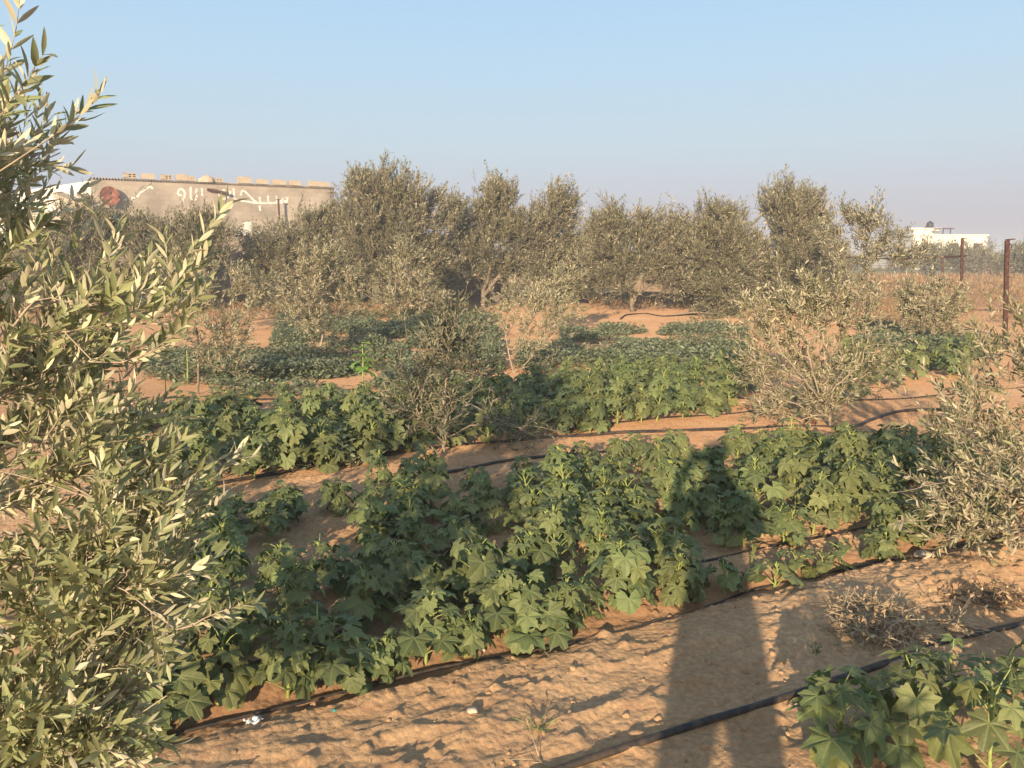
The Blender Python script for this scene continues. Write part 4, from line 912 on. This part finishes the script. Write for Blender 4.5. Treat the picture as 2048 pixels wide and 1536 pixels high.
slabwall('blockwork', BOUNDW, (W(905, 470, 25.2)[0], 25.22), (W(1010, 470, 25.2)[0], 25.2), -.1, 1.35, .2, bw)
for i, px in enumerate((380, 560, 740, 905, 1008)):
    b = MB(); x = W(px, 470, 25.1)[0]; h = 2.2 if px < 910 else 1.45; b.box((x, 25.2, h/2), (.3, .32, h+.02)); b.build('pillar', DARKB, bw)
lw = slabwall('low_wall', BOUNDW, (W(1010, 600, 25.1)[0]+.02, 25.1), (W(1500, 600, 25.1)[0], 25.1), -.1, .34, .2)
tag(lw, 'knee high grey block kerb wall behind the olives, continuing right from the tall wall', 'wall')

# ---------------------------------------------------------------- long building with painted writing
BL = W(183, 362, 38); BR = W(668, 386, 44); HT = 5.05
bd = empty('farm_building', (0, 0, 0), 'long beige block building with white painted writing and a corrugated roof edge', 'building')
dirw = np.array((BR[0]-BL[0], BR[1]-BL[1])); LEN = float(np.linalg.norm(dirw)); dirw /= LEN; nrw = np.array((dirw[1], -dirw[0]))   # nrw faces the camera
slabwall('wall', BUILDW, BL[:2], BR[:2], -.1, HT, .25, bd)
slabwall('wall', BUILDW, BR[:2], (BR[0]-nrw[0]*12, BR[1]-nrw[1]*12), -.1, HT, .25, bd)
slabwall('wall', BUILDW, (BL[0]-nrw[0]*12, BL[1]-nrw[1]*12), (BL[0]-nrw[0]*.26, BL[1]-nrw[1]*.26), -.1, HT, .25, bd)
def bp(u, z, o=0.0): return (BL[0]+dirw[0]*u+nrw[0]*o, BL[1]+dirw[1]*u+nrw[1]*o, z)
def onwall(px, py):
    """where a photo pixel falls on the building's front wall: (distance along it, height)"""
    u = px-1024; v = 768-py; d = np.array((u, F*math.cos(PITCH)+v*math.sin(PITCH), -F*math.sin(PITCH)+v*math.cos(PITCH)))
    n = nrw; t = (BL[0]*n[0]+BL[1]*n[1])/(d[0]*n[0]+d[1]*n[1]); q = d*t
    return (q[0]-BL[0])*dirw[0]+(q[1]-BL[1])*dirw[1], CAMH+q[2]
# corrugated roof
nw = 150; V = []; 
for j, dep in enumerate((.10, -12)):
    for lay in (0, -.025):
        for i in range(nw*6+1):
            u = LEN*i/(nw*6)+0; zz = HT+.07+.045*math.sin(i*2*math.pi/10)+lay-(0 if j == 0 else -.35); V.append(bp(u*1.006-.05, zz, dep))
n6 = nw*6+1; fs = []
for i in range(n6-1):
    fs += [(i, i+1, n6+i+1, n6+i), (i, 2*n6+i, 2*n6+i+1, i+1), (n6+i, n6+i+1, 3*n6+i+1, 3*n6+i)]
ROOFM = simple('old_roof_sheet', (.42, .34, .26), .9, .3, 3)
me = bpy.data.meshes.new('roof'); me.from_pydata(V, [], fs); me.update(); link('roof', me, ROOFM, bd)
# painted writing: strokes read from the photo, laid on the wall
def zc(x, y): return (150+x/3.7236, 340+y/3.7267)
def ribbon(pts, wd):
    q = [np.array(onwall(*zc(*p))) for p in pts]; wd = wd/3.72*40/F*.5
    b = MB(); outl = []; 
    dense = []
    for i in range(len(q)-1):
        p_1 = q[max(i-1, 0)]; a, c = q[i], q[i+1]; p2 = q[min(i+2, len(q)-1)]
        for k in range(5):
            u = k/5; dense.append(.5*((2*a)+(-p_1+c)*u+(2*p_1-5*a+4*c-p2)*u*u+(-p_1+3*a-3*c+p2)*u**3))
    dense.append(q[-1]); L = []; Rr = []
    for i, p in enumerate(dense):
        t = dense[min(i+1, len(dense)-1)]-dense[max(i-1, 0)]; t = t/max(1e-6, np.linalg.norm(t)); n = np.array((-t[1], t[0])); w2 = wd*(1+.18*math.sin(i*1.7)+.1*math.sin(i*3.1))
        ext = t*wd*.4*(-1 if i == 0 else 1 if i == len(dense)-1 else 0)
        L.append(p+n*w2+ext); Rr.append(p-n*w2+ext)
    m = len(L); V = [bp(a[0], a[1], .012+.0006*(len(L) % 7)) for a in L]+[bp(a[0], a[1], .012+.0006*(len(L) % 7)) for a in Rr]
    return V, [(i, m+i, m+i+1, i+1) for i in range(m-1)]
STROKES = [([(465, 200), (478, 176), (520, 146), (558, 126), (578, 138)], 15), ([(420, 212), (445, 206)], 14), ([(362, 228), (385, 218)], 12),
    ([(812, 205), (818, 175), (805, 150), (785, 142), (768, 158), (770, 182), (795, 190)], 15), ([(800, 215), (798, 240)], 20),
    ([(905, 140), (903, 165), (905, 205)], 15), ([(945, 138), (948, 190)], 15), ([(862, 128), (862, 205), (880, 222), (905, 215)], 14),
    ([(1072, 172), (1082, 200), (1108, 216), (1134, 206), (1150, 186), (1158, 158)], 15), ([(1100, 150), (1116, 150)], 12),
    ([(1180, 140), (1184, 180), (1188, 214), (1240, 229), (1300, 238), (1360, 246), (1440, 247), (1520, 243), (1574, 244), (1582, 205)], 15),
    ([(1234, 188), (1244, 156), (1262, 158), (1292, 186), (1325, 220), (1352, 240)], 14), ([(1374, 202), (1378, 240)], 14), ([(1374, 268), (1379, 302)], 15),
    ([(1437, 193), (1440, 240)], 13), ([(1498, 193), (1504, 238)], 12), ([(1545, 212), (1547, 240)], 11), ([(1520, 230), (1575, 232)], 16),
    ([(1164, 476), (1185, 458), (1212, 452), (1240, 462), (1252, 478)], 18), ([(1180, 478), (1240, 474)], 22), ([(1286, 400), (1287, 440), (1287, 478)], 56), ([(1350, 474), (1372, 458), (1400, 452), (1430, 464)], 16), ([(1360, 476), (1425, 474)], 16), ([(1508, 436), (1528, 426)], 16), ([(1592, 430), (1608, 426)], 14)]
for pts, wd in STROKES: v, f = ribbon(pts, wd); b = MB(); b.add(v, f); b.build('painted_stroke', WPAINT, bd)
# spout under the eaves and a slim pole
u, z = onwall(*zc(1020, 152)); b = MB(); b.box(bp(u, z, .15), (.5, .22, .12), rz=math.atan2(dirw[1], dirw[0]), ry=.1); b.tube([bp(u+.2, z-.05, .15), bp(u+.75, z-.16, .3)], .07, 8); b.build('rain_spout', RUST, bd)
u, z = onwall(*zc(1497, 228)); b = MB(); b.tube([bp(u, 0, .5), bp(u, z, .5)], .055, 8); b.box(bp(u, z+.02, .5), (.16, .16, .04)); o = b.build('steel_pole', RUST); tag(o, 'slim dark steel pole standing before the painted writing', 'pole')
# rusted dish
u, z = onwall(218.7, 393); cpt = Vector(bp(u, z, .42)); b = MB(); n = 28; V = [tuple(cpt+Vector((nrw[0], nrw[1], 0))*(-.12))]
axn = Vector((nrw[0]*.96, nrw[1]*.96, .25)).normalized(); sx = Vector((dirw[0], dirw[1], 0)); sy = axn.cross(sx)*-1
dish = empty('satellite_dish', cpt, 'round rusty satellite dish hanging at the left end of the building front', 'satellite dish')
V = []; rings = 6
for r in range(rings+1):
    for k in range(n):
        a = 2*math.pi*k/n; rr = .43*r/rings if r else .01; q = sx*math.cos(a)*rr+sy*math.sin(a)*rr*1.08+axn*(.12*(rr/.43)**2-.12); V.append(tuple(q))
fs = [(r*n+k, r*n+(k+1) % n, (r+1)*n+(k+1) % n, (r+1)*n+k) for r in range(rings) for k in range(n)]
b.add(V, fs, True); b.tube([tuple(sx*math.cos(a)*.43+sy*math.sin(a)*.43*1.08) for a in np.linspace(0, 2*math.pi, 29)], .012, 6, caps=False); b.build('reflector', RUSTD, dish)
b = MB(); b.tube([tuple(-axn*.12), (-nrw[0]*.36, -nrw[1]*.36, -.1), (-nrw[0]*.40, -nrw[1]*.40, -.55)], .03, 8); b.build('bracket', RUST, dish)
b = MB(); b.tube([tuple(-sy*.42), tuple(axn*.4-sy*.05)], .012, 6); b.box(tuple(axn*.42), (.09, .09, .12)); b.build('feed_arm', RUST, dish)
# loose blocks lying on the roof
RB = [(360, 460, 78, 45, 1, 'first from the left, end holes showing'), (495, 595, 84, 52, 0, 'plain face, second from the left'), (640, 725, 92, 60, 1, 'holes showing, third from the left'), (752, 838, 100, 62, 0, 'plain face, left of the small dark one'),
      (843, 895, 104, 76, 1, 'small with dark holes, left of the mound'), (1027, 1100, 110, 85, 1, 'holes showing, just right of the mound'), (1212, 1312, 126, 84, 0, 'tall with a ragged left end'), (1346, 1440, 134, 104, 0, 'plain and low, right of the tall ragged one'),
      (1468, 1574, 144, 112, 0, 'third from the right end'), (1590, 1680, 152, 120, 0, 'second from the right end'), (1735, 1895, 172, 138, 0, 'long one at the right end')]
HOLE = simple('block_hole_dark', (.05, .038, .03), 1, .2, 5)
for x0, x1, yb, yt, holes, lab in RB:
    ua, za = onwall(*zc(x0, yb)); ub, zb = onwall(*zc(x1, yt)); Lb = ub-ua; Hb = max(.2, (yb-yt)/3.727*41/F+.02); zc0 = HT+.115
    c = bp((ua+ub)/2, 0, 0); root = empty('concrete_block', (c[0], c[1], zc0), 'loose concrete block on the roof edge, '+lab, 'concrete block', 'loose blocks along the roof edge', math.atan2(dirw[1], dirw[0]))
    b = MB()
    if holes:
        t = .05; b.box((0, 0, t/2), (Lb, .22, t)); b.box((0, 0, Hb-t/2), (Lb, .22, t)); b.box((0, 0, Hb/2), (Lb-.002, .2, t*.8)); 
        for k in range(4): b.box((-Lb/2+.03+(Lb-.06)*k/3, 0, Hb/2), (.06, .21, Hb-.004)); 
        b.box((-Lb*.36, -.004, Hb/2), (Lb*.26, .212, Hb-.008)); b.build('shell', BLOCKM, root)
        b = MB(); b.box((0, .09, Hb/2), (Lb-.01, .02, Hb-.01)); b.build('hole_shade', HOLE, root)  # near-black panel behind the holes: their inner shade put in as colour
    else:
        b.box((0, 0, Hb/2), (Lb, .22, Hb), jit=.015); b.box((-Lb*.25, 0, Hb-.004), (Lb*.38, .18, .03), jit=.01); b.build('shell', BLOCKM, root)
ua, za = onwall(*zc(967, 110)); v, f = blob(1, 9, 3, 1); v = v*np.array((.46, .3, .42)); v[:, 2] = np.maximum(v[:, 2], 0)
me = bpy.data.meshes.new('mound'); me.from_pydata(v.tolist(), [], f); me.polygons.foreach_set('use_smooth', [True]*len(f)); me.update(); o = link('cement_mound', me, BLOCKM); o.location = bp(ua, HT+.07, 0); tag(o, 'pale rounded mound of cement on the roof between the hollow blocks', 'cement mound')
# white shed and broken slabs left of the building
ws = empty('white_shed', (0, 0, 0), 'whitewashed outbuilding with ribbed sheet cladding beyond the near olive tree', 'building')
xa = W(-60, 400, 39)[0]; xb = W(182, 400, 39)[0]
slabwall('wall', WHITE, (xa, 39), (xb, 39), -.1, 4.4, .25, ws)
b = MB(); b.add([(xa, 38.9, 4.2), (xb+.1, 38.9, 5.05), (xb+.1, 39.3, 5.05), (xa, 39.3, 4.2), (xa, 38.9, 3.9), (xb+.1, 38.9, 4.05), (xb+.1, 39.3, 4.05), (xa, 39.3, 3.9)], [(0, 1, 2, 3), (0, 4, 5, 1), (1, 5, 6, 2), (4, 7, 6, 5)]); b.build('parapet', WHITE, ws)
for k in range(9): b = MB(); b.box(((xa+xb)/2, 38.80, 3.55-k*.28), (xb-xa-.4, .06, .12)); b.build('cladding_rib', WPAINT, ws)
for i, (px, py, sx_, sz_, ry) in enumerate(((150, 402, 1.7, .12, .35), (165, 412, 1.3, .12, -.2), (178, 405, .9, .14, .9))):
    b = MB(); b.box((0, 0, 0), (sx_, .7, sz_), jit=.05); b.box((.1, -.05, -sz_), (sx_*.7, .5, sz_*.8), jit=.05); o = b.build('broken_slab', BLOCKM); o.location = W(px, py, 37.6-i*.5); o.rotation_euler = (.2, ry, .1*i)
    tag(o, ['broken concrete slab leaning on the white shed, widest of the three', 'middle broken slab lying lowest before the white shed', 'steep broken slab against the building corner'][i], 'concrete slab', 'broken slabs by the white shed')
b = MB(); 
for i, (px, py) in enumerate(((120, 425), (150, 430), (178, 428), (165, 445), (135, 450))): c = W(px, py, 37); b.box((c[0], c[1], c[2]/2), (1.0, .7, c[2]), rz=.2*i, jit=.08)
tag(b.build('rubble_pile', BLOCKM), 'tall pile of pale rubble heaped before the white shed', 'rubble')

# ---------------------------------------------------------------- white house on the plain
HD = 75.; h0 = W(1822, 470, HD); h1 = W(1995, 471, HD-2)
hs = empty('white_house', (0, 0, 0), 'flat roofed white house on the plain at far right with a black roof tank', 'house')
z1 = W(1995, 471, HD-2)[2]; z2 = W(1850, 460, HD)[2]
b = MB(); b.box(((h0[0]+h1[0])/2, HD+4, z1/2), (h1[0]-h0[0], 9, z1)); b.box(((h0[0]+h1[0])/2, HD+4, z1+.06), (h1[0]-h0[0]+.2, 9.2, .12)); b.build('wall', WHITE, hs)
xc = W(1880, 460, HD)[0]; b = MB(); b.box(((h0[0]+xc)/2+.6, HD+4, (z1+z2)/2+.1), (xc-h0[0]-.3, 6, z2-z1-.05)); b.box(((h0[0]+xc)/2+.6, HD+4, z2+.16), (xc-h0[0]+.4, 6.3, .14)); b.build('stair_tower', WHITE, hs)
for k in range(3):
    b = MB(); b.box((h0[0]+1.6+k*2.3, HD-.49, 1.9), (.9, .06, 1.1)); b.build('window', HOLE, hs)
tx = W(1876, 457, HD)[0]; tk = empty('water_tank', (tx, HD+1.5, z2+.23), 'black plastic water tank on the white house roof', 'water tank')
b = MB(); b.tube([(0, 0, 0), (0, 0, .1), (0, 0, .42), (0, 0, .55), (0, 0, .62), (0, 0, .68)], [.3, .32, .32, .24, .1, .09], 16); b.build('body', BLACKP, tk)
b = MB(); sx = tx+.35
for dx in (-.35, .35): b.box((sx+dx+.4, HD-.2, (z1+z2)/2+.2), (.07, .07, z2-z1))
b.box((sx+.1, HD-.2, z2+.12), (1.5, .9, .08)); b.build('porch_stand', RUST, hs)

# ---------------------------------------------------------------- fence
fp = []
def post(label, px, D, ytop, wdt, part=None):
    x, _, z = W(px, ytop, D); r = empty('fence_post', (x, D, gz1(x, D)), label, 'fence post', 'rusty fence posts'); r.rotation_euler = (0, -.085 if px > 1800 else -.02, 0)
    b = MB(); h = z-gz1(x, D); b.box((0, 0, h/2-.1), (wdt, wdt*.25, h+.2)); b.box((0, wdt*.55, h/2-.1), (wdt*.22, wdt*.85, h+.19)); b.build('upright', RUST, r)
    b = MB(); b.box((.05, 0, h+.012), (wdt*1.7, wdt*1.2, .02)); b.tube([(wdt*.5, 0, h-.05), (wdt*1.1, 0, h-.12), (wdt*.6, 0, h-.2)], .008, 6); b.build('cap_plate', RUST, r); return x, D, z
pA = post('thick rusty steel fence post nearest the right edge of the photo', 2032, 14.5, 480, .078)
pB = post('slim tall rusty fence post left of the thick one', 1937, 22, 477, .075)
pC = post('short rusty post of the farther fence left of the slim tall post', 1890, 45, 512, .12)
pD = post('small distant fence post right of the slim tall post', 1947, 52, 520, .10)
pE = post('small distant fence post just left of the thick rusty post', 1999, 52, 518, .12)
pF = post('slim rusty post hidden among the branches of the airy olive', 1650, 26, 505, .06)
b = MB(); r0_ = W(1650, 512, 26); r1_ = W(1800, 518, 24); r2_ = W(1932, 512, 22); b.tube([r0_, r1_, r2_], [.028, .025, .028], 8); tag(b.build('fence_rail', RUST), 'rusty horizontal rail running left from the slim tall post', 'fence rail')
FW = simple('galvanised_wire', (.30, .27, .24), .6, .2, 5, metallic=.5)
def wires(label, a, b_, z0, z1, nz, dx, r):
    b = MB(); a = Vector(a); c = Vector(b_); L = (c-a).length
    for k in range(nz): z = z0+(z1-z0)*k/(nz-1); b.tube([(a.x, a.y, z), ((a.x+c.x)/2, (a.y+c.y)/2, z-.02), (c.x, c.y, z)], r, 4)
    m = int(L/dx)
    for k in range(m+1): q = a+(c-a)*k/m; b.tube([(q.x, q.y, z0), (q.x, q.y, z1)], r*.8, 3)
    tag(b.build('wire_fence', FW), label, 'wire fence')
wires('wire mesh of the fence between the two rusty posts and beyond at right', (pB[0], pB[1], 0), (pA[0], pA[1], 0), .15, 1.75, 9, .22, .0022)
wires('wire mesh stretched right from the thick rusty post', (pA[0], pA[1], 0), (pA[0]+2.2, 13.2, 0), .15, 1.8, 9, .22, .0022)
wires('wire mesh hanging under the rusty horizontal rail', (pF[0], pF[1], 0), (pB[0], pB[1], 0), .1, 1.4, 8, .25, .0022)
wires('faint wire mesh of the farther fence across the dry field', (W(1740, 520, 45)[0], 45, 0), (W(2080, 520, 52)[0], 52, 0), .1, 1.2, 6, .5, .004)
# bare broken branches at the foot of the back trees
def deadbranch(label, px, py, L, seed, rz=0.):
    g = G(px, py); rg = np.random.default_rng(seed); root = empty('fallen_branch', (g[0], g[1], gz1(g[0], g[1])+.03), label, 'branch', None, rz); b = MB()
    def br(p, d, l, r, k):
        pts = [p]; q = np.array(p, float)
        for i in range(5): d = unit(d+rg.normal(size=3)*.15); q = q+d*l/5; q[2] = max(q[2], 0); pts.append(tuple(q))
        b.tube(pts, list(np.linspace(r, r*.4, 6)), 6)
        if k:
            for i in range(4): br(pts[rg.integers(1, 5)], unit(d+rg.normal(size=3)*.6+np.array((0, 0, .2))), l*.5, r*.5, k-1)
    br((0, 0, 0), np.array((1, 0, .12)), L, .03, 2); b.build('wood', BARK, root)
deadbranch('bare fallen branch on the sand under the third tree from the right', 1350, 632, 1.3, 3, .1)
deadbranch('tangle of bare grey branches hanging beside the tallest olive', 850, 600, 1.5, 4, 1.0)

# ---------------------------------------------------------------- the photographer, whose shadow falls on the rows, and a sapling beside
def skinbody(name, joints, edges, m, parent, sub=2, root=0):
    me = bpy.data.meshes.new(name); me.from_pydata([j[:3] for j in joints], edges, []); o = link(name, me, m, parent)
    md = o.modifiers.new('skin', 'SKIN'); md.use_smooth_shade = True; sv = me.skin_vertices[0].data
    for i, j in enumerate(joints): sv[i].radius = (j[3], j[4] if len(j) > 4 else j[3]); sv[i].use_root = (i == root)
    s = o.modifiers.new('sub', 'SUBSURF'); s.levels = sub; s.render_levels = sub; return o
pr = empty('person', (-.01, -.42, 0), 'person standing behind the camera holding a phone up, casting the tall shadow on the rows', 'person')
J = [(0, 0, .95, .155, .12), (0, 0, 1.12, .145, .11), (0, .01, 1.30, .175, .12), (0, .01, 1.43, .12, .08), (0, .02, 1.52, .055), (0, .04, 1.60, .075, .09), (0, .03, 1.70, .072, .085),
     (.19, 0, 1.42, .055), (.24, .10, 1.20, .043), (.14, .32, 1.46, .032), (.085, .37, 1.54, .028),
     (-.19, 0, 1.42, .055), (-.24, .10, 1.20, .043), (-.14, .32, 1.46, .032), (-.085, .37, 1.54, .028),
     (.11, 0, .82, .098), (.135, .02, .48, .068), (.14, 0, .10, .045), (.13, .12, .035, .04), (-.11, 0, .82, .098), (-.135, .02, .48, .068), (-.14, 0, .10, .045), (-.13, .12, .035, .04)]
E = [(0, 1), (1, 2), (2, 3), (3, 4), (4, 5), (5, 6), (3, 7), (7, 8), (8, 9), (9, 10), (3, 11), (11, 12), (12, 13), (13, 14), (0, 15), (15, 16), (16, 17), (17, 18), (0, 19), (19, 20), (20, 21), (21, 22)]
# fingers and thumb of both hands, curled round the phone edges
for sgn, wi in ((1, 10), (-1, 14)):
    for k in range(4):
        z = 1.565-.018*k; a = len(J); J += [(sgn*.088, .385, z, .009), (sgn*.078, .405, z, .008), (sgn*.055, .398, z-.002, .007)]; E += [(wi, a), (a, a+1), (a+1, a+2)]
    a = len(J); J += [(sgn*.075, .355, 1.53, .010), (sgn*.05, .358, 1.55, .008)]; E += [(wi, a), (a, a+1)]
skinbody('body', J, E, CLOTH, pr)
b = MB(); v, f = blob(1, 3, 3, 1, .05); v = v*np.array((.088, .10, .075)); v = v+np.array((0, .01, 1.73)); b.add(v, f, True); b.build('hair', HAIR, pr)
ph = MB(); ph.box((-.03, -.045, 1.575), (.155, .008, .075)); tag(ph.build('phone', BLACKP), 'dark phone held up by the person behind the camera', 'phone')
g0 = (.50, .02); st = [([(g0[0], g0[1], 0), (g0[0], g0[1], .3), (g0[0]+.02, g0[1], .6), (g0[0]+.02, g0[1], .85)], [.008, .007, .005, .003])]
tree('olive_sapling', 'small olive sapling beside the person, seen only by its leafy shadow on the sand', 'olive sapling', None, st, [((g0[0]+.02, g0[1], .68), (.16, .14, .24), 1)], 26, 2, .09, 5, .055, .016, 1, OL_MID, BARKP, 99, r0=.0013, step=.05, cap=True)
# neighbouring olive behind left, it dapples the sand in the foreground
st = [([(-2.2, -2.6, 0), (-2.15, -2.6, .6), (-2.1, -2.5, 1.2)], [.06, .05, .03])]
tree('olive_tree', 'olive tree behind the camera at left, seen only by its dappled shadow', 'olive tree', 'olive trees of the farm', st, [((-1.5, -2.2, .55), (.9, .5, .35), 2), ((-.7, -2.0, .4), (.5, .4, .25), 1)], 60, 2, .16, 5, .07, .02, 1, OL_MID, BARK, 98, r0=.002, step=.08, cap=True)
for o in bpy.data.objects:
    if o.get('label') and not 4 <= len(str(o['label']).split()) <= 16: print('LABEL', len(o['label'].split()), o.name, o['label'])
print('leaves', total, 'objects', len(bpy.data.objects))

# ---------------------------------------------------------------- haze
HAZE = 0.0034
if HAZE:
    b = MB(); b.box((0, 1600, 2.7), (6000, 4400, 8.6)); m = bpy.data.materials.new('haze_air'); m.use_nodes = True; t = m.node_tree; t.nodes.remove(t.nodes['Principled BSDF'])
    v = t.nodes.new('ShaderNodeVolumePrincipled'); v.inputs['Color'].default_value = (.86, .88, .95, 1); v.inputs['Density'].default_value = HAZE; v.inputs['Anisotropy'].default_value = .0
    t.links.new(v.outputs[0], t.nodes['Material Output'].inputs['Volume']); o = b.build('haze', m); tag(o, 'thin evening haze over the plain', kind='stuff')
